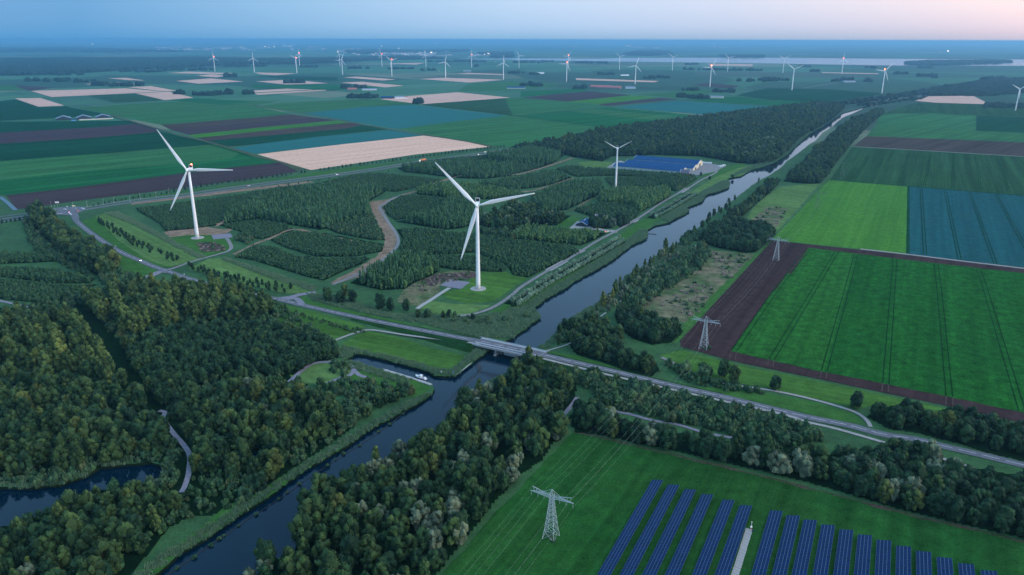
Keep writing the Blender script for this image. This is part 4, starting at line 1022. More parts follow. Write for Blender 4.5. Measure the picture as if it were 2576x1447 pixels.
PLACE = [  # wood by wood: what its trees look like, and how to find the wood
 ({'poplar_tree': 'yellow green poplar', 'broadleaf_tree': 'rounded tree among poplars'}, 'wood left of the forest ride'),
 ({'poplar_tree': 'slim light green tree', 'broadleaf_tree': 'dark olive broadleaf tree', 'willow_tree': 'grey leaved willow'}, 'wood above the left pond'),
 ({'poplar_tree': 'pale green poplar', 'broadleaf_tree': 'rounded tree among poplars'}, 'poplar stand below winding road'),
 ({'broadleaf_tree': 'dark blue green oak'}, 'evenly planted wood right of ride'),
 ({'broadleaf_tree': 'olive green broadleaf tree', 'willow_tree': 'silvery willow'}, 'wood between forest path and canal'),
 ({'broadleaf_tree': 'small olive tree'}, 'land tongue between basin and canal'),
 ({'broadleaf_tree': 'broadleaf tree', 'poplar_tree': 'slim bright green tree', 'willow_tree': 'pale willow'}, 'wood between left pond and canal'),
 ({'broadleaf_tree': 'dark broadleaf tree', 'willow_tree': 'silver grey willow', 'poplar_tree': 'slim light tree'}, 'wood between canal and solar field'),
 ({'broadleaf_tree': 'dark tree', 'willow_tree': 'pale green willow'}, 'tree belt above the solar field'),
 ({'broadleaf_tree': 'near black round tree'}, 'roadside wood by the beet field'),
 ({'broadleaf_tree': 'rounded tree'}, 'copse right of the bridge'),
 ({'broadleaf_tree': 'dark tree'}, 'copse beside the ploughed strip pylon'),
 ({'broadleaf_tree': 'dark tree'}, 'copse between canal and bright field'),
 ({'broadleaf_tree': 'leafy tree', 'poplar_tree': 'upright poplar'}, 'tree row left of winding road')]
sets = {}
for i in chosen: sets.setdefault((made[i][0], made[i][3]), []).append(i)
for (wi, ind), L in sets.items():
    d, where = PLACE[wi]
    def third(vals, words):
        r = np.argsort(np.argsort(vals)); n = len(vals)
        return [words[min(2, int(3*k/n))] for k in r]
    far = third([made[i][4][1] for i in L], ('near', 'middle', 'far')); lat = third([made[i][4][0]/made[i][4][1] for i in L], ('left', 'centre', 'right')); siz = third([made[i][6] for i in L], ('shorter', 'mid sized', 'taller'))
    for i, a, b, c in zip(L, far, lat, siz):
        made[i][7] = '%s %s, %s %s of %s' % (c, d[ind], a, b, where)
        made[i][8] = '%ss, %s %s of the %s' % (c + ' ' + d[ind], a, b, where)
rest = {}
for i, (wi, name, key, ind, p, g, h, label, group) in enumerate(made):
    if i in chosen:
        plant(ind, key, p, g, h, NR.uniform(0, 6.28), label, 'tree', group)
    else: rest.setdefault((wi, name), []).append((key, p, g, h))
for (wi, name), L in rest.items():
    keys = sorted({l[0] for l in L})
    for k in [tuple(keys)]:
        ng_keys = list(k)
        # one object per wood; the species of each point follows its own draw
        ng, _ = mass_group(ng_keys)
        cnt = [len(KIND[q]) for q in ng_keys]; base = np.cumsum([0]+cnt[:-1])
        o = mass(name, ng_keys, np.array([l[1] for l in L]), np.array([(l[2], l[3]) for l in L]))
        var = np.array([base[ng_keys.index(l[0])] + NR.integers(cnt[ng_keys.index(l[0])]) for l in L], np.int32)
        o.data.attributes['var'].data.foreach_set('value', var)

# ------------------------------------------------------------------ the young plantation
pads = ways(([(1203,727),(1150,716)], 16), ([(497,599),(560,596)], 17), ([(1049,778),(1131,725)], 6),
            ([(1014,490),(989,500),(955,523),(961,534),(976,559),(994,584),(1001,601),(999,619),(981,639),(956,659),(919,681),(869,704)], 7),
            ([(1014,490),(1044,482),(1100,460),(1160,442),(1219,430),(1288,440),(1350,427),(1440,398)], 6),
            ([(590,640),(640,615),(680,600),(735,578),(800,588),(880,605),(966,622)], 4), ([(1288,484),(1340,480),(1400,462),(1442,448)], 5),
            ([(1390,535),(1440,530),(1470,510),(1510,492)], 4), ([(1549,470.6),(1549,470.7)], 10))
PLANT = [  # polygon at canopy height, kind, step, height lo, hi
 ([(340,522),(400,517),(550,497),(620,487),(644,480),(640,500),(615,518),(570,545),(545,565),(480,575),(415,580),(400,560),(355,535)], 'low', 3.6, .75, 1.05),
 ([(644,481),(700,472),(806,461),(819,470),(760,480),(700,492),(650,503)], 'low', 3.6, .75, 1.05),
 ([(553,562),(590,525),(644,504),(760,480),(819,472),(869,466),(976,477),(960,487),(926,507),(932,535),(925,548),(869,562),(804,577),(719,562),(650,550)], 'young', 4.4, 1.1, 1.5),
 ([(550,565),(650,552),(719,563),(737,575),(735,580),(660,600),(640,598),(600,580)], 'low', 3.6, .7, 1.0),
 ([(819,573),(894,543),(934,538),(959,579),(969,602),(931,602),(849,586)], 'bush', 4.2, .8, 1.2),
 ([(679,602),(739,583),(819,585),(919,604),(966,613),(961,631),(894,644),(794,644),(719,622)], 'low', 3.4, .9, 1.2),
 ([(590,645),(644,616),(681,618),(744,643),(819,650),(931,647),(906,664),(856,684),(814,704),(769,694),(681,667),(644,655)], 'low', 3.6, .85, 1.2),
 ([(966,522),(984,505),(1006,493),(1044,491),(1131,499),(1150,503),(1100,530),(1050,545),(994,553),(975,540)], 'low', 3.6, .85, 1.15),
 ([(1131,499),(1194,503),(1214,537),(1206,557),(1164,572),(1119,577),(1044,564),(994,556),(1050,545),(1100,530)], 'young', 4.4, .95, 1.35),
 ([(998,575),(1069,575),(1194,588),(1288,601),(1438,618),(1460,632),(1413,654),(1363,679),(1328,697),(1290,690),(1277,668),(1219,643),(1194,633),(1119,639),(1010,638),(1006,620),(1012,600)], 'low', 3.6, .95, 1.35),
 ([(990,645),(1069,642),(1100,660),(1106,680),(1080,695),(1044,709),(1019,725),(960,728),(880,710),(944,672)], 'spruce', 4.2, .85, 1.15),
 ([(1044,645),(1156,640),(1206,646),(1256,656),(1274,674),(1264,683),(1144,677),(1111,672)], 'low', 3.4, .9, 1.15),
 ([(1044,478),(1094,464),(1160,464),(1220,470),(1290,482),(1320,485),(1300,500),(1210,500),(1131,497),(1050,488)], 'young_light', 4.4, .9, 1.25),
 ([(809,457),(894,440),(956,435),(1019,442),(1119,452),(1094,459),(1044,472),(994,482),(919,472)], 'low', 3.6, .85, 1.15),
 ([(999,422),(1069,412),(1144,405),(1288,415),(1288,441),(1219,449),(1144,447),(1069,437),(1019,432)], 'young', 4.6, 1.0, 1.4),
 ([(1219,389),(1288,383),(1338,373),(1420,389),(1388,412),(1288,415),(1230,402)], 'young', 4.6, 1.1, 1.5),
 ([(1288,413),(1388,413),(1338,427),(1288,437)], 'low', 3.8, .9, 1.2),
 ([(1180,463),(1288,447),(1388,429),(1438,445),(1420,458),(1350,470),(1288,477)], 'young', 4.4, .6, .9),
 ([(1395,425),(1438,418),(1513,425),(1588,430),(1713,437),(1755,447),(1725,466),(1700,481),(1678,471),(1613,444),(1538,441),(1450,444)], 'low', 3.8, 1.0, 1.5),
 ([(1700,442),(1755,447),(1725,466),(1700,481),(1670,470)], 'bush', 4.2, 1.4, 2.2),
 ([(1520,447),(1613,444),(1663,459),(1650,471),(1538,469)], 'low', 3.6, .8, 1.0),
 ([(1335,493),(1438,456),(1513,456),(1520,469),(1513,487),(1463,509),(1428,526),(1370,534),(1338,512)], 'young', 4.4, .8, 1.15),
 ([(1500,496),(1538,475),(1613,477),(1678,472),(1688,487),(1678,501),(1638,519),(1610,533),(1588,517),(1513,512)], 'young_light', 4.4, 1.0, 1.35),
 ([(1438,527),(1513,510),(1588,518),(1610,535),(1588,556),(1538,552),(1500,548)], 'low', 3.8, 1.0, 1.4),
 ([(1288,585),(1325,568),(1388,570),(1420,578),(1463,579),(1528,585),(1488,606),(1460,616),(1388,609),(1288,598)], 'young_light', 4.6, .65, 1.0),
 ([(1215,577),(1290,583),(1325,568),(1290,600),(1200,585)], 'bush', 4.2, 1.2, 2.0),
 ([(1240,548),(1290,552),(1310,562),(1270,575),(1215,568)], 'young_light', 4.4, .6, .9),
 ([(-80,674),(0,674),(125,676),(240,699),(225,711),(125,711),(0,694),(-80,690)], 'low', 3.6, 1.2, 1.6),
 ([(-80,700),(0,701),(175,717),(245,713),(200,735),(100,760),(0,750),(-80,745)], 'low', 3.4, .8, 1.1),
 ([(-80,632),(0,635),(60,637),(100,640),(165,655),(60,660),(-80,665)], 'low', 3.8, 1.1, 1.5),
 ([(1060,405),(1144,396),(1230,390),(1219,400),(1144,404)], 'low', 4.0, .7, .9),
]
for poly, key, step, lo, hi in PLANT:
    H = {'low': 2.5, 'young': 5, 'young_light': 5, 'spruce': 5.5, 'bush': 2}[key]*(lo+hi)/2
    P = scatter(XY(poly, H), step, .16, R_(50) + NR.uniform(-.5, .5)); P = P[inside(P, XY(poly, .6))]; P = P[clear_of(P, pads)]; P = P[dry(P)]
    # rides and failed patches leave gaps
    hk = {'low': .82, 'bush': 1.0}.get(key, 1.28); lo, hi = lo*hk, hi*hk
    h = NR.uniform(lo, hi, len(P))*np.where(NR.uniform(0, 1, len(P)) < .12, .6, 1.0); g = h*.5 + .42 + NR.normal(0, .08, len(P))
    drop = NR.uniform(0, 1, len(P)) > .06; P, h, g = P[drop], h[drop], g[drop]
    g *= 1.0 if key in ('low', 'bush') else .92
    tag_ = {'low': 'low_plantation', 'bush': 'scrub', 'young': 'plantation', 'young_light': 'plantation', 'spruce': 'plantation'}[key]
    mix = {'young': ['young', 'spruce'], 'young_light': ['young_light', 'young'], 'spruce': ['spruce', 'young_light'], 'low': ['low', 'bush'], 'bush': ['bush', 'low']}[key]
    mass(tag_, mix, P, np.stack([g, h], 1), weights=[8, 2] if key != 'low' else [10, 1])
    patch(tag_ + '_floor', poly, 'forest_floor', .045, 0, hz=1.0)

# ------------------------------------------------------------------ reeds, rough scrub
REEDS = [
 [(1229,881),(1179,917),(1144,946),(1120,946),(1094,944),(1081,935),(1019,917),(956,900),(925,893),(895,888),(868,904),(850,895),(862,872),(900,878),(960,892),(1060,914),(1100,928),(1140,930),(1170,900),(1195,880)],
 [(1288,851),(1338,813),(1359,799),(1355,788),(1341,775),(1425,722),(1528,662),(1588,617),(1628,599),(1628,579),(1610,580),(1570,610),(1500,655),(1430,700),(1350,745),(1270,785),(1180,800),(1060,790),(1000,795),(1100,825),(1210,852)],
 [(1683,559),(1733,531),(1728,522),(1763,509),(1808,482),(1833,472),(1836,457),(1820,455),(1800,465),(1770,480),(1740,500),(1700,525),(1660,550)],
 [(1833,449),(1888,429),(1932,416),(1982,389),(2024,347),(2072,317),(2060,318),(2015,345),(1975,380),(1930,405),(1880,420),(1840,440)],
 [(601,1295),(526,1350),(451,1393),(376,1446),(320,1500),(345,1440),(420,1390),(500,1340),(590,1280),(690,1222),(730,1190),(800,1148),(900,1085),(960,1048),(1010,1020),(1060,995),(1090,985),(1056,1012),(1006,1037),(905,1098),(800,1163),(690,1238)],
 [(0,1225),(75,1227),(150,1220),(213,1198),(250,1176),(310,1168),(376,1162),(406,1168),(408,1186),(400,1206),(363,1214),(300,1228),(250,1240),(300,1240),(380,1228),(420,1212),(430,1180),(412,1152),(330,1150),(250,1160),(170,1186),(100,1200),(0,1206),(-60,1212)],
 [(1355,873),(1383,856),(1433,803),(1503,763),(1563,717),(1575,694),(1610,677),(1658,639),(1725,597),(1753,577),(1770,585),(1740,612),(1690,650),(1640,690),(1580,735),(1530,775),(1450,815),(1400,855),(1370,880)],
 [(870,905),(925,922),(1000,945),(1040,957),(1000,962),(930,940),(880,925)],
 [(770,738),(850,745),(960,785),(1060,800),(1040,812),(900,785),(790,758)],
 [(262,537),(295,533),(350,560),(440,608),(520,648),(500,652),(420,610),(330,562)],
 [(566,648),(680,686),(795,722),(790,735),(670,695),(560,655)],
 [(1150,1040),(1180,990),(1250,950),(1290,928),(1310,920),(1290,940),(1220,985),(1170,1030)],
 [(1470,960),(1560,962),(1700,1000),(1850,1040),(1900,1060),(1850,1075),(1750,1070),(1600,1030),(1500,1000)],
]
POL = ways(([(1290,764),(1393,697),(1480,648),(1556,603)], 4), ([(1302,772),(1405,706),(1490,657),(1566,611)], 4), ([(1636,546),(1690,517),(1738,487)], 4), ([(1648,551),(1702,522),(1750,492)], 4))
for a_ in ([(1283,768),(1393,701),(1484,652),(1563,606)], [(1636,550),(1694,520),(1746,489)]): ribbon('pollard_shade_strip', a_, 13, 'forest_floor', .0, wob=.8)  # dark strip painted in for the shade between the pollards
for i, poly in enumerate(REEDS):
    if i != 5: reed_floor(poly, .030 + .004*i)
    P = scatter(XY(poly), 2.1 if i != 3 else 4, .4); P = P[dry(P)]; P = P[clear_of(P, OPEN + POL + ways(([(1204,867),(1094,853),(956,833),(906,834)], 3)))]
    if i == 5: P = P[NR.uniform(0, 1, len(P)) < .55]
    mass('reed_bed', ['reed'], P, np.stack([NR.uniform(.8, 1.3, len(P)), NR.uniform(.55, 1.05, len(P))], 1))
SCRUB = [
 ([(1415,915),(1450,930),(1613,972),(1813,1020),(1932,1045),(2000,1060),(2040,1080),(2075,1110),(2000,1120),(1932,1112),(1850,1105),(1760,1082),(1640,1055),(1540,1030),(1500,1000),(1470,965)], 4.5, .8, 1.9, 'road_scrub'),
 ([(1345,905),(1420,925),(1480,950),(1450,965),(1400,940),(1350,920)], 4.0, .6, 1.3, 'road_scrub'),
 ([(800,968),(870,960),(960,968),(1040,975),(1060,985),(1000,1005),(930,1010),(860,1000)], 5.0, .8, 1.6, 'peninsula_scrub'),
 ([(840,900),(875,912),(880,930),(865,950),(830,930)], 4.0, .6, 1.2, 'peninsula_scrub'),
 ([(1600,700),(1690,665),(1720,640),(1745,620),(1770,612),(1790,640),(1740,690),(1660,740),(1620,768),(1560,775),(1570,740)], 5.5, .8, 2.0, 'bank_scrub'),
 ([(1660,905),(1720,925),(1760,945),(1870,968),(1930,985),(1900,990),(1800,975),(1720,955)], 4.0, .5, 1.2, 'ditch_scrub'),
 ([(1400,850),(1450,820),(1500,800),(1520,812),(1470,835),(1420,865)], 4.5, .8, 1.5, 'bank_scrub'),
 ([(1713,620),(1705,600),(1740,578),(1770,590),(1745,612)], 4.0, 1, 1.6, 'bank_scrub'),
 ([(1040,775),(1100,800),(1200,820),(1330,800),(1350,785),(1290,800),(1200,800),(1120,785)], 8, .5, 1.2, 'bank_scrub'),
 ([(700,770),(800,800),(900,825),(920,832),(905,838),(800,808),(700,778)], 3.2, .35, .7, 'ditch_scrub'),
 ([(600,590),(620,592),(640,600),(620,612),(595,605)], 4, 1.0, 1.5, 'clearing_scrub'),
 ([(250,690),(320,690),(380,700),(330,720),(260,715)], 4, .8, 1.6, 'road_scrub'),
 ([(60,545),(70,600),(100,640),(150,660),(200,690),(240,700),(215,680),(165,645),(120,610),(85,570)], 5, .8, 1.5, 'road_scrub'),
 ([(330,600),(400,640),(460,668),(430,655),(360,612)], 7, .4, .8, 'verge_scrub'),
 ([(1640,350),(1760,345),(1850,360),(1870,385),(1760,388),(1650,380)], 7, 1.2, 2.2, 'north_scrub'),
]
for poly, step, lo, hi, nm in SCRUB:
    P = scatter(XY(poly, 1.5), step, .45); P = P[dry(P)]; P = P[clear_of(P, OPEN)]
    h = NR.uniform(lo, hi, len(P))
    mass(nm, ['bush', 'low', 'willow'], P, np.stack([h*NR.uniform(.7, 1.1, len(P)), h], 1)*np.where(NR.uniform(0, 1, len(P)) < 0, 1, 1)[:, None], weights=[8, 3, .0])

# brambles and young growth on the open floor between woods, path and water
P = scatter(XY([(0,790),(200,735),(480,705),(690,760),(860,880),(850,905),(740,940),(890,1075),(700,1200),(600,1280),(480,1300),(420,1330),(300,1440),(0,1447)]), 4.6, .5)
P = P[dry(P)]; P = P[clear_of(P, OPEN + ways(([(205,772),(238,830),(275,872),(312,935),(350,985),(388,1022)], 9), ([(727,962),(770,925),(800,913),(872,916),(890,930),(860,950),(822,966)], 5)))]; P = P[~inside(P, XY([(725,938),(760,920),(800,908),(850,905),(880,915),(892,935),(860,955),(820,967),(770,965),(735,955)]))]
h = NR.uniform(.35, 1.25, len(P)); mass('brambles', ['bush', 'low'], P, np.stack([h*NR.uniform(.8, 1.2, len(P)), h], 1), weights=[7, 3])
for poly, st in (([(1640,770),(1690,742),(1740,708),(1800,716),(1790,750),(1745,800),(1725,800),(1700,772)], 5.5), ([(1790,634),(1868,640),(1895,650),(1840,700),(1815,700),(1800,665)], 6), ([(1885,562),(1930,520),(1985,525),(1950,580)], 9), ([(1030,722),(1110,690),(1200,685),(1195,700),(1110,712),(1070,735)], 5), ([(490,612),(540,610),(568,622),(560,632),(510,635)], 5)):
    P = scatter(XY(poly), st, .5); s_ = NR.uniform(.3, 1.0, len(P))
    mass('heather', ['heather', 'bush'], P, np.stack([s_, s_*NR.uniform(.5, .9, len(P))], 1), weights=[7, 3])
# ------------------------------------------------------------------ single trees
SINGLE = [  # base x, y, kind, scale, label
 (1949,980,'oak',.85,'lone dark round tree between road and beet field'),
 (2154,1028,'oak',.95,'lone dark tree beside the bend of the pale farm track'),
 (1818,950,'oak',1.0,'dark tree at the left of a pair on the road verge'),
 (1845,970,'wood',1.0,'bushy tree in front of the darker one on the road verge'),
 (1772,945,'bush',2.4,'low wide dark bush left of the pair on the verge'),
 (1722,940,'bush',2.2,'spreading bush where the power cables cross the road'),
 (825,758,'oak',1.05,'leftmost of the big dark trees by the road junction'),
 (858,764,'oak',1.05,'second big dark tree by the road junction'),
 (888,762,'oak',1.0,'rightmost tree of the dark cluster by the road junction'),
 (868,750,'wood',.9,'smaller tree behind the dark cluster by the road junction'),
 (958,778,'oak',1.1,'large dark tree standing alone above the reed strip'),
 (982,782,'oak',.95,'dark tree touching the lone large one above the reeds'),
 (1022,782,'oak',.9,'rounded tree just left of the concrete access road'),
 (1075,800,'oak',.7,'small dark tree at the foot of the access road'),
 (1052,802,'wood',.55,'yellowish low tree left of the access road foot'),
 (1130,795,'oak',.5,'small conical tree on the dry meadow by the turbine'),
 (1115,803,'wood',.5,'yellow leaved bush below the dry meadow'),
 (1190,806,'oak',.5,'small tree beside the start of the canal road'),
 (1290,775,'oak',.45,'little dark tree at the near end of the pollard rows'),
 (1673,640,'poplar',.85,'tall slim poplar rising from the right canal bank'),
 (1600,700,'poplar',.72,'tall poplar in the ragged row on the right bank'),
 (1548,742,'poplar',.75,'ragged poplar above the right bank footpath'),
 (1516,775,'poplar',.72,'yellowish poplar at the near end of the bank row'),
 (1808,535,'poplar',.45,'slender dark tree leaning over the far right bank'),
 (1908,462,'poplar',.5,'narrow conifer like tree on the far right bank'),
 (1665,648,'willow',.8,'pale willow next to the tall slim poplar'),
 (1625,690,'willow',.8,'grey willow halfway along the right bank row'),
 (1585,722,'wood',.8,'round tree low in the right bank row'),
 (1568,738,'willow',.75,'grey willow near the right bank footpath'),
 (1530,765,'willow',.7,'silver willow behind the yellowish poplar'),
 (1690,640,'wood',.7,'green tree right of the tall slim poplar'),
 (1712,660,'oak',.7,'dark round bushy tree beside the heath'),
 (1690,680,'wood',.6,'olive bushy tree at the left edge of the heath'),
 (1785,452,'oak',.5,'small tree on the lawn in front of the blue barn'),
 (1843,449,'oak',.55,'single bush on the bank before the canal bend'),
 (1763,442,'oak',.5,'dark shrub at the corner of the barn yard'),
 (718,778,'sapling',.8,'tiny tree in the ditch below the main road'),
 (1330,905,'wood',.7,'brownish bush at the right end of the bridge'),
 (1310,960,'wood',1.0,'yellow green tree beside the water below the bridge'),
]
for x, y, key, s, lab in SINGLE:
    nm = {'oak': 'broadleaf_tree', 'wood': 'broadleaf_tree', 'poplar': 'poplar_tree', 'willow': 'willow_tree', 'bush': 'shrub', 'sapling': 'young_tree'}[key]
    plant(nm, key, G(x, y), s, s*NR.uniform(.95, 1.08), NR.uniform(0, 6), lab, 'tree' if key != 'bush' else 'bush', None)
def along(pts, n):
    P = spline([tuple(G(*p)) for p in pts], 10); L = np.concatenate([[0], np.cumsum([np.linalg.norm(P[i+1]-P[i]) for i in range(len(P)-1)])])
    return [np.array([np.interp(s, L, [p[k] for p in P]) for k in range(2)]) for s in np.linspace(0, L[-1], n)]
for pts, n, key in (([(1500,790),(1545,748),(1600,706),(1660,655),(1700,628)], 15, 'poplar'), ([(1512,800),(1560,760),(1615,712),(1672,668),(1705,650)], 13, 'willow'), ([(1400,868),(1430,842),(1470,815),(1495,800)], 6, 'wood'), ([(1722,606),(1765,572),(1800,545),(1850,505)], 12, 'wood')):
    for bi, q in enumerate(along(pts, n)):
        s = NR.uniform(.38, .66) if key == 'poplar' else NR.uniform(.45, .75)
        plant({'poplar': 'poplar_tree', 'willow': 'willow_tree', 'wood': 'broadleaf_tree'}[key], key, q+NR.normal(0, 1.6, 2), s*.85, s*NR.uniform(.9, 1.2), NR.uniform(0, 6), {'poplar': nth(bi) + ' slim poplar from the bridge end of the right bank line', 'willow': nth(bi) + ' greyish tree from the bridge end behind the bank poplars', 'wood': nth(bi) + (' small tree from the bridge along the right water edge' if pts[0][0] < 1500 else ' small tree along the far right bank before the copse')}[key], 'tree', 'trees along the right canal bank')
for pts, n, side in (([(1290,764),(1393,697),(1480,648),(1556,603)], 42, 'nearer the canal road'), ([(1302,772),(1405,706),(1490,657),(1566,611)], 42, 'nearer the water'),
                     ([(1636,546),(1690,517),(1738,487)], 22, 'nearer the canal road'), ([(1648,551),(1702,522),(1750,492)], 22, 'nearer the water')):
    far = pts[0][0] > 1500
    for bi, p in enumerate(along(pts, n)):
        s = NR.uniform(.85, 1.15)
        plant('pollard_willow', 'pollard', p+NR.normal(0, .3, 2), s, s*NR.uniform(.9, 1.1), NR.uniform(0, 6), nth(bi) + ' pollard willow from the bridge end, %s row, line %s' % ('farther' if far else 'nearer', side), 'tree', 'pollard willows in the %s double row, %s' % ('farther' if far else 'nearer', side))
for pts, n, g in (([(243,552),(300,583),(345,612),(400,636),(462,660)], 24, 'upper'), ([(250,560),(300,592),(340,618),(395,645),(445,664)], 22, 'upper'),
                  ([(474,668),(540,690),(640,714),(728,728)], 20, 'lower'), ([(486,680),(560,702),(640,722),(715,737)], 18, 'lower')):
    bi = -1
    for p in along(pts, n):
        if NR.uniform() < .12: continue
        bi += 1; s = NR.uniform(.75, 1.25)
        plant('young_tree', 'sapling', p+NR.normal(0, .9, 2), s, s*NR.uniform(.85, 1.1), NR.uniform(0, 6), nth(bi) + ' young tree from the junction in the %s row %s the access road' % ('first' if pts[0] in ((243,552), (474,668)) else 'second', 'above' if g == 'upper' else 'below'), 'tree', 'young trees %s the turbine access road' % ('above' if g == 'upper' else 'below'))
def joined(key):
    c, t = KIND[key][1]
    bm = bmesh.new(); bm.from_mesh(c); n = len(bm.faces)
    bm.from_mesh(t)
    for i, f in enumerate(bm.faces):
        if i >= n: f.material_index = 1
    me = bpy.data.meshes.new('small tree'); bm.to_mesh(me); bm.free(); me.materials.append(F_['oak']); me.materials.append(M['bark']); return me
SMALL = joined('sapling')
for pts, n, w in (([(425,486),(540,466),(651,452),(800,431),(944,412),(1100,391),(1269,371)], 78, 'field'), ([(700,472),(806,455),(944,438),(1060,420)], 16, 'forest'), ([(5,562),(30,559),(62,555)], 6, 'junction'), ([(236,519),(300,506),(420,488)], 14, 'lamps')):
    bi = -1
    for p in along(pts, n):
        if NR.uniform() < .06: continue
        bi += 1
        s = NR.uniform(.7, 1.05)*(.7 if w in ('forest', 'lamps') else 1.0)
        o = link('roadside_tree', SMALL, None, (p[0]+NR.normal(0, .6), p[1]+NR.normal(0, .6), 0), (0, 0, NR.uniform(0, 6))); o.scale = (s, s, s)
        lab = nth(bi) + ' ' + {'field': 'small tree from the junction between highway and fields', 'forest': 'small tree from the left on the plantation side of the highway', 'junction': 'small round tree from the left below the road by the junction', 'lamps': 'stunted tree from the junction behind the street lamps'}[w]
        tag(o, lab, 'tree', 'roadside trees, ' + w + ' side')

# ------------------------------------------------------------------ far groves and woods
GROVES = [ # centre x, y, half width px, name
 (250,215,22),(210,207,18),(120,205,52),(310,216,55),(450,237,10),(520,240,32),(590,237,45),(575,194,26),(350,181,60),(170,189,38),(480,177,60),(625,167,50),
 (735,209,30),(890,222,30),(900,247,30),(930,246,16),(775,170,22),(905,173,25),(1010,174,28),(1075,178,18),(1140,156,60),(1180,156,40),(1195,168,12),(1300,185,20),(1345,188,12),
 (1325,158,40),(1380,156,15),(1525,188,22),(1490,159,40),(1660,196,22),(1635,198,14),(1740,163,18),(1730,176,14),(1790,177,40),(1870,178,40),(1900,204,55),(1960,203,30),
 (2025,169,14),(2050,181,10),(2110,205,18),(2135,203,22),(2180,206,10),(2270,187,22),(2330,193,25),(2350,197,8),(2190,172,14),(2330,172,16),(1458,223,22),(1735,228,25),(1720,245,14),(1760,248,25),(1325,216,16),(1350,218,10),(1050,261,8),(1820,232,25),(2500,200,30)]
for x, y, w in GROVES:
    c = G(x, y); a = G(x-w, y); b = G(x+w, y); wd = (b-a).length
    n = max(6, int(wd/11)); t = NR.uniform(-.5, .5, n)
    P = np.stack([c.x + t*wd, c.y + NR.normal(0, min(60, wd*.16), n)], 1)
    s = NR.uniform(.6, 1.05, n)
    mass('farm_grove', ['far'], P, np.stack([s, s*NR.uniform(.8, 1.3, n)], 1))
def far_wood(poly, step, lo, hi):
    P = scatter(XY(poly), step, .35); s = NR.uniform(lo, hi, len(P))
    mass('distant_forest', ['far'], P, np.stack([s*1.5, s], 1))
far_wood([(-60,153),(0,151),(120,150),(250,149),(400,150),(480,148),(560,150),(640,152),(640,161),(560,165),(420,172),(290,178),(170,187),(90,189),(0,191),(-60,191)], 34, 1.0, 1.5)
far_wood([(640,152),(760,150),(900,148),(960,146),(1010,144),(1060,146),(1125,148.5),(1000,151),(900,154),(800,160),(700,163),(640,162)], 40, 1.0, 1.5)
far_wood([(870,128),(960,127),(1060,128),(1180,127),(1180,131),(1060,133),(960,134),(900,137),(870,134)], 95, 1.2, 1.9)
far_wood([(0,122),(200,121),(330,126),(480,131),(300,133),(100,131),(0,133)], 130, 1.2, 1.9)
far_wood([(1600,131),(1680,130),(1690,138),(1630,141),(1570,138)], 70, 1.2, 1.8)
far_wood([(1800,141),(1920,142),(1920,144.5),(1830,144.5)], 60, 1.2, 1.6)
far_wood([(2277,160),(2310,156),(2400,154.5),(2520,153.5),(2545,157),(2500,160),(2400,163.5),(2330,164.8),(2290,163)], 45, .8, 1.3)
far_wood([(1200,134),(1290,132),(1290,145),(1240,145)], 80, 1.0, 1.5)
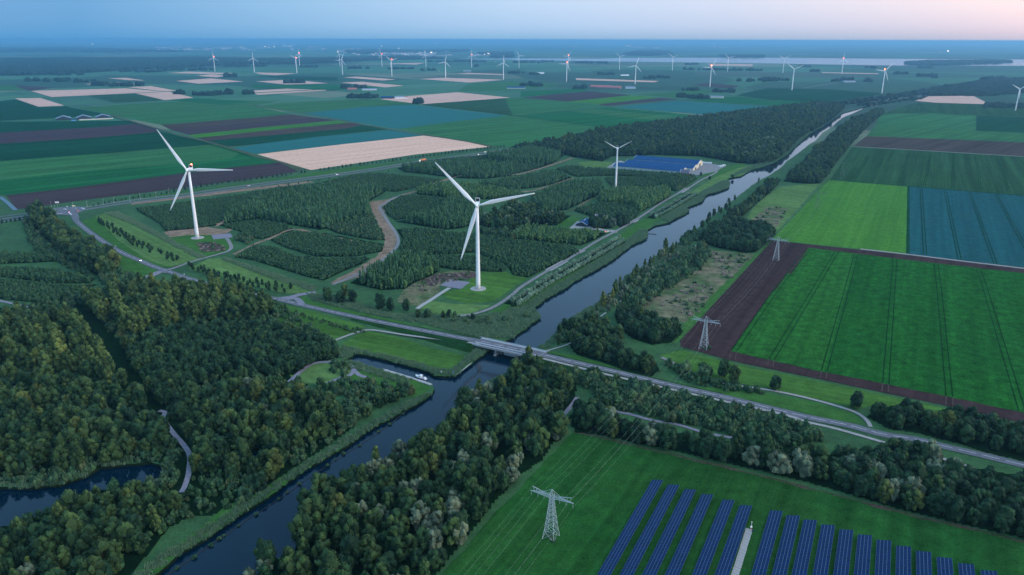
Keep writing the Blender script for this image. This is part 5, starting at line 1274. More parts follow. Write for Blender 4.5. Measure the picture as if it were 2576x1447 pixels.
# ------------------------------------------------------------------ wind turbines
def turbine(hub, R, lit, big):
    k = hub/84.0; n = 20 if big else 10
    root = empty('wind_turbine', (0, 0, 0))
    MB().lathe([(7.8*k if big else 4*k, -.3), (7.8*k if big else 4*k, .35), (3.4*k, .5), (3.4*k, .9)], 28 if big else 10).obj('foundation', M['concrete'], root)
    MB().lathe([(2.25*k, .3), (2.15*k, 8*k), (1.95*k, hub*.35), (1.65*k, hub*.7), (1.35*k, hub-1.6*k)], n).obj('tower', M['turbine'], root, True)
    if big:
        d = MB(); d.tube((0, 2.2, 2.2), (4.6, 4.2, .5), .10); d.tube((.9, 2.6, 2.2), (5.2, 3.6, .5), .10); d.box((.5, 2.3, 2.0), (1.6, 1.2, .15)); d.obj('entrance_stair', M['steel'], root)
    nz = hub
    nb = MB()
    s = lambda y, w, h0, h1: [(-w*k, y*k, nz+h0*k), (w*k, y*k, nz+h0*k), (w*1.04*k, y*k, nz+(h0+h1)/2*k), (w*k, y*k, nz+h1*k), (-w*k, y*k, nz+h1*k), (-w*1.04*k, y*k, nz+(h0+h1)/2*k)]
    nb.loft([s(-2.6, 1.3, -1.3, 1.3), s(-1.6, 1.75, -1.7, 1.7), s(2, 1.85, -1.8, 1.8), s(7.0, 1.75, -1.5, 1.85), s(8.6, 1.5, -.9, 1.7)])
    nac = nb.obj('nacelle', M['turbine'], root)
    fr = MB()
    for x in (-1.9, 1.9): fr.box((x*k, 6.6*k, nz+3.5*k), (.34*k, .8*k, 3.4*k))
    fr.box((0, 6.6*k, nz+5.1*k), (4.1*k, .8*k, .34*k)); fr.obj('cooler_frame', M['white'], nac)
    MB().box((0, 6.6*k, nz+3.45*k), (3.4*k, .35*k, 2.9*k)).obj('cooler_grille', M['black'], nac)
    if lit:
        q = 1 if big else 2.6
        MB().lathe([(.55*k*q, 0), (.65*k*q, .5*k*q), (.35*k*q, 1.0*k*q)], 8, (1.2*k, 6.4*k, nz+5.3*k)).obj('beacon', M['red_light'], nac)
    hubo = MB().lathe([(.1, -2.3*k), (.9*k, -2.05*k), (1.5*k, -1.3*k), (1.85*k, 0), (1.7*k, 1.3*k)], 14, axis='Y').obj('rotor_hub', M['turbine'], root, True, loc=(0, -4.4*k, nz))
    rings = []
    m = 14 if big else 8
    for t in np.linspace(0, 1, m):
        z = 1.4*k + t*(R-1.4*k)
        if t < .06: c, th = 1.0, 1.0
        elif t < .22: u = (t-.06)/.16; c = 1.0+u*1.05; th = 1.0-.55*u
        else: u = (t-.22)/.78; c = 2.05*(1-u)**.85+.22*u+.12; th = max(.05, .45*(1-u)**1.3)
        c *= k*R/56; th *= k*R/56; tw = R_(16)*(1-t)**1.5; off = -.25*c if t > .08 else 0
        ring = []
        for a in np.linspace(0, 2*math.pi, 10, endpoint=False):
            x, y = c*math.cos(a)+off, th*math.sin(a)*(1 if math.cos(a) < 0 else .7)
            ring.append((x*math.cos(tw)-y*math.sin(tw), x*math.sin(tw)+y*math.cos(tw) - t*t*1.2*k, z))
        rings.append(ring)
    bl = MB().loft(rings).mesh('blade', M['turbine'], True)
    for i in range(3): link('blade', bl, hubo, (0, 0, 0), (0, i*2*math.pi/3, 0))
    return root
def place_turbine(proto, px, phase, label, group=None, yaw=0.0, first=False, sc=1.0, mid=None):
    t = proto if first else copy_tree(proto)
    t.location = (*G(*px)[:2], .05); t.rotation_euler = (0, 0, yaw); t.scale = (sc,)*3
    for c in t.children:
        if c.name.startswith('rotor_hub'): c.rotation_euler = (0, R_(phase), 0)
    if mid:
        MB().lathe([(1.75, 0), (2.0, .6), (1.75, 1.2)], 10, (0, 0, mid)).obj('tower_beacon', M['red_light'], t)
    tag(t, label, 'wind turbine', group)
    return t
t_lit = turbine(84, 56, True, True); t_dark = turbine(84, 56, False, True)
place_turbine(t_lit, (497, 599), -31, 'large white wind turbine with lit red beacon on the brown clearing', 'three big turbines near the canal', R_(-2), True)
place_turbine(t_dark, (1203, 727), -43, 'largest white wind turbine, on the bright lawn beside the canal road', 'three big turbines near the canal', R_(-2), True)
place_turbine(turbine(63.5, 25.5, False, True), (1549, 470.6), -60, 'white wind turbine with slender tower beside the blue roofed barns', 'three big turbines near the canal', R_(-4), True)
f_lit = turbine(100, 47, True, False); f_dark = turbine(100, 47, False, False)
NEAR = [((541,180),1,2),((640,182.5),0,3),((747,184.5),1,-53),((862,189),0,23),((986,192.5),1,-50),((1121,197),0,15),((1266.5,201),0,5),((1425,206),1,32),((1597.5,212.5),0,18),((1785.5,219.5),1,30),((1992,227.5),0,-54),((2218,235.5),1,38)]
FARR = [((754,165),1,0),((855,166),0,-18),((961,167.5),1,-20),((1071.5,169),0,-11),((1186.5,170.5),1,0),((1305.5,172),0,-27),((1429,174),1,32),((1558,176),0,-48),((1691,178),0,-53),((1830,181),0,-47),((1969,184),0,-60),((2117.5,187),1,0)]
ORD = ['first', 'second', 'third', 'fourth', 'fifth', 'sixth', 'seventh', 'eighth', 'ninth', 'tenth', 'eleventh', 'twelfth']
fl = {0: True, 1: True}
for row, nm in ((NEAR, 'nearer'), (FARR, 'farther')):
    for i, (px, l, ph) in enumerate(row):
        lab = 'distant white turbine%s, %s from the left in the %s far row' % (' with glowing red beacon' if l else '', ORD[i], nm)
        sc = 1.0 if nm == 'nearer' else 1.03
        place_turbine(f_lit if l else f_dark, px, ph, lab, 'distant turbines of the %s row' % nm, R_(-3), fl[l], sc, 52 if px[0] in (1691, 2117.5) else None)
        fl[l] = False
place_turbine(f_dark, (2554, 279), -63, 'white turbine at the far right edge beyond the fields', None, R_(-3), False, .74)

# ------------------------------------------------------------------ pylons and cables
LINE_DIR = Vector((G(1770, 877) - G(1386, 1352))[:2]).normalized()
ARM_ROT = math.atan2(LINE_DIR.y, LINE_DIR.x) - R_(90)
ARM_X = (4.2, 7.6, 11.2)
def pylon():
    root = empty('electricity_pylon', (0, 0, 0))
    HT, ZA, b0, b1, w = 27.4, 23.0, 3.25, .95, .12
    half = lambda z: b0 + (b1-b0)*min(1, z/21.0)**.8
    mb = MB(); lv = [0, 4.6, 8.4, 11.6, 14.4, 16.8, 19.0, 21.0, 23.0, 24.6]
    for sx, sy in ((-1, -1), (1, -1), (1, 1), (-1, 1)):
        for a, b in zip(lv[:-1], lv[1:]): mb.tube((sx*half(a), sy*half(a), a), (sx*half(b), sy*half(b), b), w, w, 4)
        mb.tube((sx*half(24.6), sy*half(24.6), 24.6), (0, 0, HT), w*.8, w*.6, 4)
    mb.obj('corner_leg', M['steel'], root)
    br = MB()
    for k, (a, b) in enumerate(zip(lv[:-1], lv[1:])):
        A, B = half(a), half(b)
        for f in range(4):
            c, s = math.cos(f*math.pi/2), math.sin(f*math.pi/2)
            P = lambda x, y, z: (x*c-y*s, x*s+y*c, z)
            br.tube(P(-A, -A, a), P(B, -B, b), .065, None, 4); br.tube(P(A, -A, a), P(-B, -B, b), .065, None, 4)
            if k: br.tube(P(-A, -A, a), P(A, -A, a), .055, None, 4)
    br.obj('lattice', M['steel'], root)
    for sd in (-1, 1):
        am = MB(); n = 8
        for i in range(n):
            t0, t1 = i/n, (i+1)/n; x0, x1 = sd*(.9+10.6*t0), sd*(.9+10.6*t1); h0, h1 = .95*(1-t0)+.12, .95*(1-t1)+.12
            z0, z1 = ZA + .1*t0, ZA + .1*t1; u0, u1 = ZA+1.5*(1-t0)+.15, ZA+1.5*(1-t1)+.15
            for s2 in (-1, 1):
                am.tube((x0, s2*h0, z0), (x1, s2*h1, z1), .085, None, 4); am.tube((x0, s2*h0*.5, u0), (x1, s2*h1*.5, u1), .07, None, 4)
                am.tube((x0, s2*h0, z0), (x1, s2*h1*.5, u1), .05, None, 4); am.tube((x0, s2*h0, z0), (x1, -s2*h1, z1), .045, None, 4)
            am.tube((x1, -h1, z1), (x1, h1, z1), .045, None, 4)
        arm = am.obj('cross_arm', M['steel'], root)
        hn = MB(); hn.tube((0, 0, HT), (sd*5.6, 0, ZA+.9), .07, None, 4)
        for s2 in (-1, 1):
            hn.tube((sd*3.6, s2*.5, ZA+1.2), (sd*10.6, 0, ZA+2.9), .075, None, 4)
            for i in range(4): hn.tube((sd*(4.6+1.6*i), s2*(.5-.1*i), ZA+1.0-.2*i), (sd*(5.4+1.6*i), 0, ZA+1.6+.4*i), .05, None, 4)
        hn.obj('earth_wire_arm', M['steel'], root)
        for x in ARM_X:
            ins = MB(); ins.tube((sd*x, 0, ZA), (sd*x, 0, ZA-.5), .05, None, 4)
            ins.lathe([(.05, -2.2), (.16, -2.1), (.10, -1.9), (.17, -1.7), (.10, -1.5), (.17, -1.3), (.10, -1.1), (.16, -.9), (.06, -.6)], 6, (sd*x, 0, ZA)); ins.obj('insulator', M['insulator'], root)
    return root
py0 = pylon()
PY = [((1386,1352), 'steel lattice pylon standing alone on the solar field grass'), ((1770,877), 'steel lattice pylon at the near end of the ploughed strip'), ((1952,655), 'steel lattice pylon at the far end of the ploughed strip'), ((2054,525), 'faint pylon standing in the bright green crop'), ((2118,444), 'faintest pylon, in the dull green field behind the bright crop')]
for i, (px, lab) in enumerate(PY):
    o = py0 if i == 0 else copy_tree(py0)
    o.location = G(*px); o.rotation_euler = (0, 0, ARM_ROT); tag(o, lab, 'pylon', 'pylons of the power line')
    if i > 2:
        for c in o.children:
            c.material_slots[0].link = 'OBJECT'; c.material_slots[0].material = M['steel_dull']
    if i in (1, 0):
        for k in range(5):
            p = o.location + Vector((NR.normal(0, 1.6), NR.normal(0, 1.6), 0)); s = NR.uniform(.4, .8)
            plant('shrub', 'bush', p, s, s*(.9 if i == 1 else .4), NR.uniform(0, 6), 'scrubby bush growing between the feet of the %s pylon' % ('solar field' if i == 0 else 'near ploughed strip'), 'bush', 'bushes under the %s pylon' % ('first' if i == 0 else 'second'))
locs = [G(*p[0]) for p in PY]; locs.insert(0, locs[0] - (locs[1]-locs[0]))
ax = Vector((math.cos(ARM_ROT), math.sin(ARM_ROT), 0))
for a, b in zip(locs[:-1], locs[1:]):
    si = locs.index(a)
    where = ['between the solar field pylon and the near edge', 'from the solar field pylon over the road', 'between the two ploughed strip pylons', 'from the ploughed strip to the bright crop', 'between the two faintest pylons'][si]
    for off, z, kind_ in [(s*x, 20.8, 'conductor') for s in (-1, 1) for x in ARM_X] + [(-10.6, 25.9, 'earth wire'), (10.6, 25.9, 'earth wire')]:
        mb = MB(); P = []; n = 14; L = (b-a).length
        for i in range(n+1):
            t = i/n; P.append(a + (b-a)*t + ax*off + Vector((0, 0, z - 4*(6.2*L/275)*t*(1-t))))
        for i in range(n): mb.tube(P[i], P[i+1], .017 if kind_ == 'conductor' else .011, None, 4, False)
        tag(mb.obj('power_cable', M['wire']), 'thin pale %s, %s, %s' % (kind_, ('left' if off < 0 else 'right') + ' side' + ('' if kind_ != 'conductor' else {4.2: ' inner', 7.6: ' middle', 11.2: ' outer'}[abs(off)]), where), 'power cable', 'power line ' + kind_ + 's, span ' + where)

# ------------------------------------------------------------------ solar field
def proj(p):
    f = np.array([0, math.cos(PITCH), -math.sin(PITCH)]); u = np.array([0, math.sin(PITCH), math.cos(PITCH)])
    d = np.array([p[0], p[1], p[2]-CAM_H]); k = d @ f
    return CX + F_PX*d[0]/k, CY - F_PX*(d @ u)/k
def solar_glass():
    m, nt, b = nodes_of('solar cell glass')
    col = mixc(nt, maprange(nt, noise(nt, 3.0, 2), .3, .7, 0, 1), (.001, .014, .062), (.003, .022, .085))
    oi = nt.nodes.new('ShaderNodeObjectInfo')
    col = mixc(nt, 1.0, col, mixc(nt, oi.outputs['Random'], (.8,)*3, (1.2,)*3), 'MULTIPLY')
    nt.links.new(col, b.inputs['Base Color']); b.inputs['Roughness'].default_value = .25; b.inputs['Specular IOR Level'].default_value = .04
    return m
M['solar'] = solar_glass(); M['alu'] = solid('panel frame', (.09, .15, .22), .7, .05, metal=0)
PW, PL, TILT = 1.6, 1.2, R_(13.6)
def panel_mesh():
    w, l, e = PW/2-.015, PL/2-.02, .035
    V = [(-w, -l, 0), (w, -l, 0), (w, l, 0), (-w, l, 0), (-w, -l, .05), (w, -l, .05), (w, l, .05), (-w, l, .05), (-w+e*2.2, -l+e*.6, .044), (w-e*2.2, -l+e*.6, .044), (w-e*2.2, l-e*.6, .044), (-w+e*2.2, l-e*.6, .044)]
    F = [(3, 2, 1, 0), (0, 1, 5, 4), (1, 2, 6, 5), (2, 3, 7, 6), (3, 0, 4, 7), (4, 5, 9, 8), (5, 6, 10, 9), (6, 7, 11, 10), (7, 4, 8, 11), (8, 9, 10, 11)]
    me = mesh('solar panel', V, F, [M['alu'], M['solar']]); me.polygons[9].material_index = 1
    return me
PANEL = panel_mesh()
rowd = Vector((-.4446, -.8957, 0)); ROW_ROT = math.atan2(rowd.y, rowd.x) - R_(90)      # local +Y runs down the row, local -X is the right hand side
tops = [(1641,1207),(1681,1219),(1722.4,1230.6),(1765,1243),(1817.5,1257),(1861,1270.7),(1937,1284),(1979.6,1296),(2021.6,1307),(2066.5,1319.5),(2112,1331.5),(2158,1344.5),(2205.7,1358),(2254.5,1372.8),(2304,1386),(2356,1401.6),(2410,1416.7),(2466.5,1434)]
names = ['leftmost row', 'second row from the left', 'third row from the left', 'fourth row from the left', 'row left of the weedy gap', 'row just left of the slab path', 'row just right of the slab path'] + ['%s row right of the slab path' % o for o in ORD[1:]]
for i, px in enumerate(tops):
    o = G(px[0], px[1], 1.03)
    n = 1
    while proj(o + rowd*(n*PL))[1] < 1475 and n < 75: n += 1
    root = empty('solar_table', (o.x, o.y, 0), ROW_ROT)
    tag(root, 'long blue solar panel table, ' + names[i], 'solar panels', 'solar panel tables in parallel rows')
    fr = MB(); L = n*PL
    for y in np.arange(1.0, L, 4.8):
        for x, h in ((-1.0, 1.05), (-5.2, 2.05)): fr.tube((x, y, -.3), (x, y, h), .07, None, 5)
        fr.tube((0, y, .92), (-6.4*math.cos(TILT), y, .92+6.4*math.sin(TILT)), .06, None, 4)
    for q in (.4, 1.6, 3.2, 4.8, 6.0): fr.tube((-q*math.cos(TILT), 0, .97+q*math.sin(TILT)), (-q*math.cos(TILT), L, .97+q*math.sin(TILT)), .05, None, 4)
    fr.obj('frame', M['steel'], root)
    for r in range(n):
        for c in range(4):
            d = (c+.5)*PW
            link('panel', PANEL, root, (-d*math.cos(TILT), (r+.5)*PL, 1.03+d*math.sin(TILT)), (0, TILT, 0))
# slab path and the weather station
sp = empty('slab_path', (0, 0, 0)); tag(sp, kind='structure')
slab = MB().box((0, 0, .08), (3.3, 2.2, .22)).mesh('slab', M['concrete'])
a, b = G(1884, 1334), G(1842, 1470); d = (b-a).normalized()
for i in range(int((b-a).length/2.35)):
    p = a + d*(i*2.35)
    link('slab', slab, sp, (p.x+NR.normal(0, .05), p.y, NR.uniform(-.02, .03)), (0, 0, math.atan2(d.y, d.x)-R_(90)+NR.normal(0, .012)))
p = G(1889, 1333); ws = empty('weather_mast', p, R_(20)); tag(ws, 'small white and red weather mast at the top of the slab path', 'weather station')
mb = MB(); mb.tube((0, 0, 0), (0, 0, 4.6), .06); mb.tube((0, 0, 3.0), (.5, 0, 3.0), .04); mb.obj('mast', M['white'], ws)
MB().box((0, 0, 1.75), (.85, .6, .8)).obj('cabinet', M['white'], ws)
MB().box((0, 0, 1.1), (.8, .5, .45)).obj('red_box', solid('red box', (.45, .05, .06), .5), ws)
MB().lathe([(.05, 4.4), (.32, 4.55), (.05, 4.75)], 8).obj('sensor', M['white'], ws)
MB().box((-.3, -1.7, .8), (1.1, .9, .08)).tube((-.3, -1.7, 0), (-.3, -1.7, .8), .06).obj('small_panel', M['solar'], ws)

# ------------------------------------------------------------------ the bridge
B0, B1 = G(1204, 858, 4.0), G(1364, 892.7, 4.0); bd = (B1-B0).normalized(); BL = (B1-B0).length
br = empty('road_bridge', B0, math.atan2(bd.y, bd.x)); tag(br, 'concrete road bridge with white rails crossing the canal', 'bridge')
MB().box((BL/2, -1.0, -.32), (BL+2, 15.2, .95)).obj('deck', M['pier'], br)
MB().box((BL/2, .3, .19), (BL+2, 8.2, .08)).obj('carriageway', M['asphalt_dark'], br)
MB().box((BL/2, -6.3, .22), (BL+2, 3.2, .14)).obj('cycle_way', M['asphalt_dark'], br)
MB().box((BL/2, 5.5, .20), (BL+2, 1.8, .10)).obj('footway', M['concrete'], br)
dm = MB(); s = 2
while s < BL-8: dm.box((s+4.5, .3, .237), (9, .26, .012)); s += 12
dm.obj('lane_marking', M['line_white'], br)
for y, h, w in ((4.75, .55, .32), (6.35, .5, .28), (-4.25, .55, .36), (-8.3, .62, .5)):
    mb = MB(); mb.box((BL/2, y, h+.15), (BL+(1 if abs(y) < 8 else 2), w, .3))
    for x in np.arange(1, BL, 4): mb.box((x, y, .35), (.15, .15, .5))
    mb.obj('guard_rail', M['rail'], br)
for y in (6.5, -8.55):
    mb = MB()
    for z in (.7, 1.05, 1.35): mb.tube((-3, y, z), (BL+3, y, z), .045, None, 4)
    for x in np.arange(-3, BL+3.1, 2.0): mb.tube((x, y, .1), (x, y, 1.4), .05, None, 4)
    mb.obj('railing', M['steel'], br)
for x in (.2, BL*.36, BL*.68, BL-.2): MB().box((x, -1.0, .262), (.35, 13.6, .02)).obj('expansion_joint', M['concrete'], br)
for x in (BL*.345, BL*.665):
    pr = empty('pier', (0, 0, 0)); pr.parent = br
    MB().box((x, -1.0, -1.15), (1.5, 13.4, .8)).obj('pier_cap', M['pier'], pr)
    for y in (-6.6, -1.0, 4.6): MB().lathe([(.62, -6.4), (.62, -1.4)], 12, (x, y, 0)).obj('pier_column', M['pier'], pr)
    MB().prism([(x-1.1, -8), (x-.6, -8.9), (x+.6, -8.9), (x+1.1, -8), (x+1.1, 6), (x+.6, 6.9), (x-.6, 6.9), (x-1.1, 6)], -6.4, -4.75).obj('pier_plinth', M['pier'], pr)
for x in (-.8, BL+.8): MB().box((x, -1.0, -2.6), (2.6, 14.6, 3.8)).obj('abutment', M['pier'], br)

# ------------------------------------------------------------------ on and beside the water
p = G(1058, 951, WATER_Z); q = G(1046, 947.5, WATER_Z) - G(1071, 955.5, WATER_Z)
bt = empty('motor_boat', p, math.atan2(q.y, q.x)); tag(bt, 'white motor boat with canopy moored at the basin quay', 'boat')
sec = lambda x, w, k, s: [(x, 0, k), (x, w*.75, k+.25), (x, w, s), (x, -w, s), (x, -w*.75, k+.25)]
MB().loft([sec(-4.7, 1.35, -.1, .95), sec(-2, 1.6, -.35, .98), sec(1.2, 1.55, -.35, 1.05), sec(3.4, .95, -.2, 1.25), sec(4.9, .06, .4, 1.45)]).obj('hull', M['white'], bt, False)
MB().prism([(-4.3, -1.2), (-1.2, -1.4), (-1.2, 1.4), (-4.3, 1.2)], .99, 1.03).obj('cockpit_floor', M['glass'], bt)
sh = MB(); sh.loft([[(-.9, -1.3, 1.0), (-.9, 1.3, 1.0), (-.9, 1.05, 1.75), (-.9, -1.05, 1.75)], [(1.0, -1.2, 1.05), (1.0, 1.2, 1.05), (.7, .95, 1.75), (.7, -.95, 1.75)], [(3.0, -.7, 1.2), (3.0, .7, 1.2), (2.6, .5, 1.42), (2.6, -.5, 1.42)]]); cb = sh.obj('cabin', M['white'], bt)
MB().box((.2, 1.13, 1.45), (1.4, .06, .32)).box((.2, -1.13, 1.45), (1.4, .06, .32)).obj('cabin_window', M['glass'], cb)
MB().loft([[(.9, -1.0, 1.72), (.9, 1.0, 1.72), (.86, 1.0, 1.76), (.86, -1.0, 1.76)], [(.2, -.9, 2.3), (.2, .9, 2.3), (.16, .9, 2.34), (.16, -.9, 2.34)]]).obj('windscreen', M['glass'], bt)
rf = MB(); rf.box((-.5, 0, 2.42), (2.2, 2.1, .12))
rf.obj('canopy', M['white'], bt)
st = MB()
for x in (.3, -1.45):
    for y in (-.95, .95): st.tube((x, y, 1.0), (x, y, 2.4), .03, None, 4)
st.obj('canopy_post', M['steel'], bt)
MB().box((-3.9, 0, 1.2), (.7, 2.1, .42)).box((-2.6, .9, 1.15), (1.0, .6, .3)).obj('stern_seat', M['white'], bt)
MB().box((-5.05, 0, .3), (.8, 2.4, .12)).obj('swim_platform', M['white'], bt)
ral = MB()
for s in (-1, 1): ral.tube((1.4, s*1.45, 1.6), (4.7, s*.1, 2.0), .025, None, 4); ral.tube((3.2, s*.95, 1.25), (3.2, s*.8, 1.8), .025, None, 4)
ral.obj('bow_rail', M['steel'], bt)
ribbon('quay_paving', [(962,930),(1000,941),(1040,953.5),(1066,962),(1086,969)], 2.6, 'concrete', .12, wob=.25)
ribbon('quay_paving', [(1146,945),(1165,931),(1186,914)], 1.0, 'concrete', .1)
BW = [(1056,1007),(1019,1027),(983,1056),(944,1086),(912,1107),(849,1147.5),(814,1170),(764,1202.6),(727,1230),(699,1250),(640,1288),(591,1320),(551,1350),(523,1368),(448,1420),(390,1460)]
P = spline([tuple(G(x+10, y+2, WATER_Z)) for x, y in BW], 6); mb = MB()
for u, v in zip(P[:-1], P[1:]): mb.tube((*u[:2], WATER_Z+.16), (*v[:2], WATER_Z+.16), .14, None, 4)
bwo = empty('breakwater', (0, 0, 0)); tag(bwo, 'low dark timber breakwater running along the left canal bank', 'breakwater')
mb.obj('beam', M['wood'], bwo)
pm = MB()
for u in P[::2]: pm.tube((*u[:2], WATER_Z-.5), (*u[:2], WATER_Z+.5), .12, None, 5)
pm.obj('stake', M['wood'], bwo)
for i, t in enumerate([.1,.16,.2,.29,.33,.36,.40,.45,.50,.56,.62,.68,.74,.79,.83,.87,.92,.95]):
    k = P[int(t*(len(P)-1))]; s = NR.uniform(.30, .55)
    r = plant('reed_clump', 'bush', k+NR.normal(0, .4, 3)*np.array([1, 1, 0]), s*1.1, s*.8, NR.uniform(0, 6), nth(i) + ' tuft of plants from the basin along the timber breakwater', 'plant', 'plant tufts on the breakwater', WATER_Z)
bo = empty('floating_boom', (0, 0, 0)); tag(bo, 'dark floating boom lying across the canal by the reeds', 'boom')
MB().tube(G(1631, 588, WATER_Z+.15), G(1651, 589.8, WATER_Z+.15), .4, .35, 8).obj('boom_log', M['wood'], bo)
MB().tube(G(1631, 588, WATER_Z-.5), G(1631, 588, WATER_Z+1.2), .18, None, 6).obj('boom_post', M['wood'], bo)
def board(name, px, h, w, hh, m, label, cat='sign', z=0.0, rz=0.0):
    o = empty(name, G(px[0], px[1], z), rz); tag(o, label, cat)
    MB().tube((0, 0, -.3), (0, 0, h), .06, None, 5).obj('post', M['steel'], o)
    MB().box((0, -.09, h-hh/2), (w, .07, hh)).obj('sign_board', m, o)
M['blue_sign'] = solid('blue sign', (.10, .30, .55), .5)
board('water_sign', (1110.5, 941), 2.6, .8, 1.3, M['white'], 'white board on a post at the basin mouth')
board('water_sign', (1140.5, 943), 2.8, .9, 1.5, M['blue_sign'], 'pale blue board on a post where basin meets canal')
board('water_sign', (1198, 982), 2.6, 1.2, 1.2, M['blue_sign'], 'small blue board at the water below the bridge')
board('road_sign', (464, 633+61), 2.2, 1.2, .9, M['white'], 'small white board on the verge beside the access road mouth')
board('road_sign', (291, 622), 2.0, .9, .7, M['white'], 'little white board on the right verge of the winding road')
board('road_sign', (145, 519), 7.0, 5.5, 2.4, M['white'], 'large pale direction board behind the road junction', rz=R_(10))
board('road_sign', (170, 525), 4.0, 1.4, 1.4, M['white'], 'square white sign standing in the junction')

# ------------------------------------------------------------------ buildings
def gable(name, corner, ang, L, W, eave, ridge, roof, wall, label, cat, gable_m=None, doors=0, windows=0, group=None, trim=True, over=.5):
    """Long house: local +X along the ridge, +Y across it."""
    o = empty(name, (corner[0], corner[1], 0), ang); tag(o, label, cat, group)
    wl_ = MB(); wl_.box((L/2, .1, eave/2), (L-.4, .2, eave)); wl_.box((L/2, W-.1, eave/2), (L-.4, .2, eave)); wl_.obj('wall', M[wall], o)
    for x in (.1, L-.1):
        g = MB(); y = [(0, 0), (W, 0), (W, eave), (W/2, ridge), (0, eave)]
        g.add([(x-.1, a, b) for a, b in y]+[(x+.1, a, b) for a, b in y], [(4, 3, 2, 1, 0), (5, 6, 7, 8, 9)]+[(i, (i+1) % 5, 5+(i+1) % 5, 5+i) for i in range(5)])
        go = g.obj('gable', M[gable_m or wall], o)
        if doors:
            dr = MB(); dr.box((x+(.13 if x > 1 else -.13), W/2, eave*.42), (.06, W*.22, eave*.84)); dr.obj('door', M['wall_dark'], go)
        if windows:
            for q in range(windows):
                wy = W*(q+1)/(windows+1)
                MB().box((x+(.13 if x > 1 else -.13), wy, eave*.55), (.08, 1.3, 1.1)).obj('window', M['glass'], go)
    sl = math.hypot(W/2, ridge-eave); n = ((ridge-eave)/sl, (W/2)/sl)
    for s in (0, 1):
        r = MB(); e = over
        ya, yb = (-e*W/2/sl, W/2) if s == 0 else (W/2, W+e*W/2/sl)
        za, zb = (eave-e*(ridge-eave)/sl, ridge) if s == 0 else (ridge, eave-e*(ridge-eave)/sl)
        r.add([(-e, ya, za+.05), (L+e, ya, za+.05), (L+e, yb, zb+.05), (-e, yb, zb+.05), (-e, ya, za+.3), (L+e, ya, za+.3), (L+e, yb, zb+.3), (-e, yb, zb+.3)], [(3, 2, 1, 0), (4, 5, 6, 7), (0, 1, 5, 4), (1, 2, 6, 5), (2, 3, 7, 6), (3, 0, 4, 7)])
        r.obj('roof', M[roof], o)
    if trim:
        for x in (-over-.06, L+over+.06):
            t = MB()
            t.tube((x, -.5, eave-.2), (x, W/2, ridge+.35), .24, None, 4); t.tube((x, W+.5, eave-.2), (x, W/2, ridge+.35), .24, None, 4)
            t.obj('verge_board', M['white'], o)
    return o
BA = R_(-28.5); bu = np.array([math.cos(BA), math.sin(BA)]); bn = np.array([-math.sin(BA), math.cos(BA)]); bA = np.array(G(1542.5, 423.5)[:2])
for u0, u1, n0, w, lab in ((0, 134.5, 0, 30, 'long blue roofed barn nearest the canal'), (6, 141.5, 44.5, 37, 'middle blue roofed barn of the three'), (10, 139, 82.5, 39, 'rear blue roofed barn against the wood')):
    c = bA + bu*u0 + bn*n0
    gable('barn', c, BA, u1-u0, w, *{30: (4.6, 9.4), 37: (4.6, 8.8), 39: (7.0, 12.4)}[w], 'roof_blue', 'wall_grey', lab, 'barn', 'wall_cream', 1, 2, 'three blue roofed barns')
c = bA + bu*132 + bn*(-4); gable('farmhouse', c, BA, 16, 10, 3.2, 8.5, 'roof_tile', 'brick', 'small tiled farmhouse in front of the blue barns', 'house', None, 0, 2)
c = bA + bu*136.5 + bn*14; gable('shed', c, BA+R_(90), 14, 11, 3.4, 6.5, 'roof_blue', 'wall_grey', 'low blue roofed annex between barn and farmhouse', 'shed', None, 0, 1)
hA, hB = G(1447.5, 571), G(1477, 571.8)
hr = R_(66)
gable('house', (98.2, 966.2), hr, 24, 15.5, 3.0, 6.2, 'roof_blue', 'wall_dark', 'dark boarded house with blue roof and white gable trim', 'house', None, 0, 3)
MB().box((12, 7.75, 6.55), (7, .7, .4)).obj('roof_light', M['white'], [o for o in S.objects if o.name == 'house'][0])
bp_ = G(1496, 566); gable('farmhouse', (bp_.x+4, bp_.y+18), hr-R_(90)+R_(30), 15, 11, 3.5, 9.0, 'roof_tile', 'brick', 'steep tiled house behind the dark boarded one', 'house', None, 0, 2)
MB().box((9, 3.2, 7.2), (2.6, 2.4, 2.2)).obj('dormer', M['white'], [o for o in S.objects if o.name.startswith('farmhouse')][-1])
def far_barns(px, specs, group):
    b = G(*px)
    for dx, dy, L, W, e, r, ang, roof, wall, lab, cat in specs:
        gable('farm_barn' if cat == 'barn' else 'farmhouse', (b.x+dx, b.y+dy), ang, L, W, e, r, roof, wall, lab, cat, None, 0, 0, group, False)
A1 = R_(38)
far_barns((180, 302), [(i*46, i*26, 34, 40, 5, 12, R_(120), 'roof_grey', 'wall_dark', lab, 'barn') for i, lab in enumerate(('left blue grey roof of the three gabled barns in the left fields', 'middle blue grey roof of the three gabled barns in the left fields', 'right blue grey roof of the three gabled barns in the left fields'))], 'three gabled barns in the left fields')
far_barns((165, 300), [(-10, 10, 16, 10, 4, 6, A1, 'roof_grey', 'white', 'small white shed left of the three gabled barns', 'shed')], None)
far_barns((178, 304), [(6, -6, 12, 8, 3, 4, A1, 'roof_blue', 'blue_sign', 'tiny blue shed in front of the three gabled barns', 'shed')], None)
far_barns((200, 303), [(0, 0, 90, 2, 2.4, 2.6, A1-R_(8), 'white', 'wall_cream', 'long low pale wall in front of the three gabled barns', 'wall')], None)
far_barns((875, 227), [(0, 0, 45, 25, 5, 10, R_(20), 'roof_red', 'brick', 'red roofed barn by the grove in the middle distance', 'barn'), (70, -10, 70, 20, 4, 8, R_(10), 'roof_grey', 'white', 'grey roofed shed beside the red barn in the middle distance', 'barn')], None)
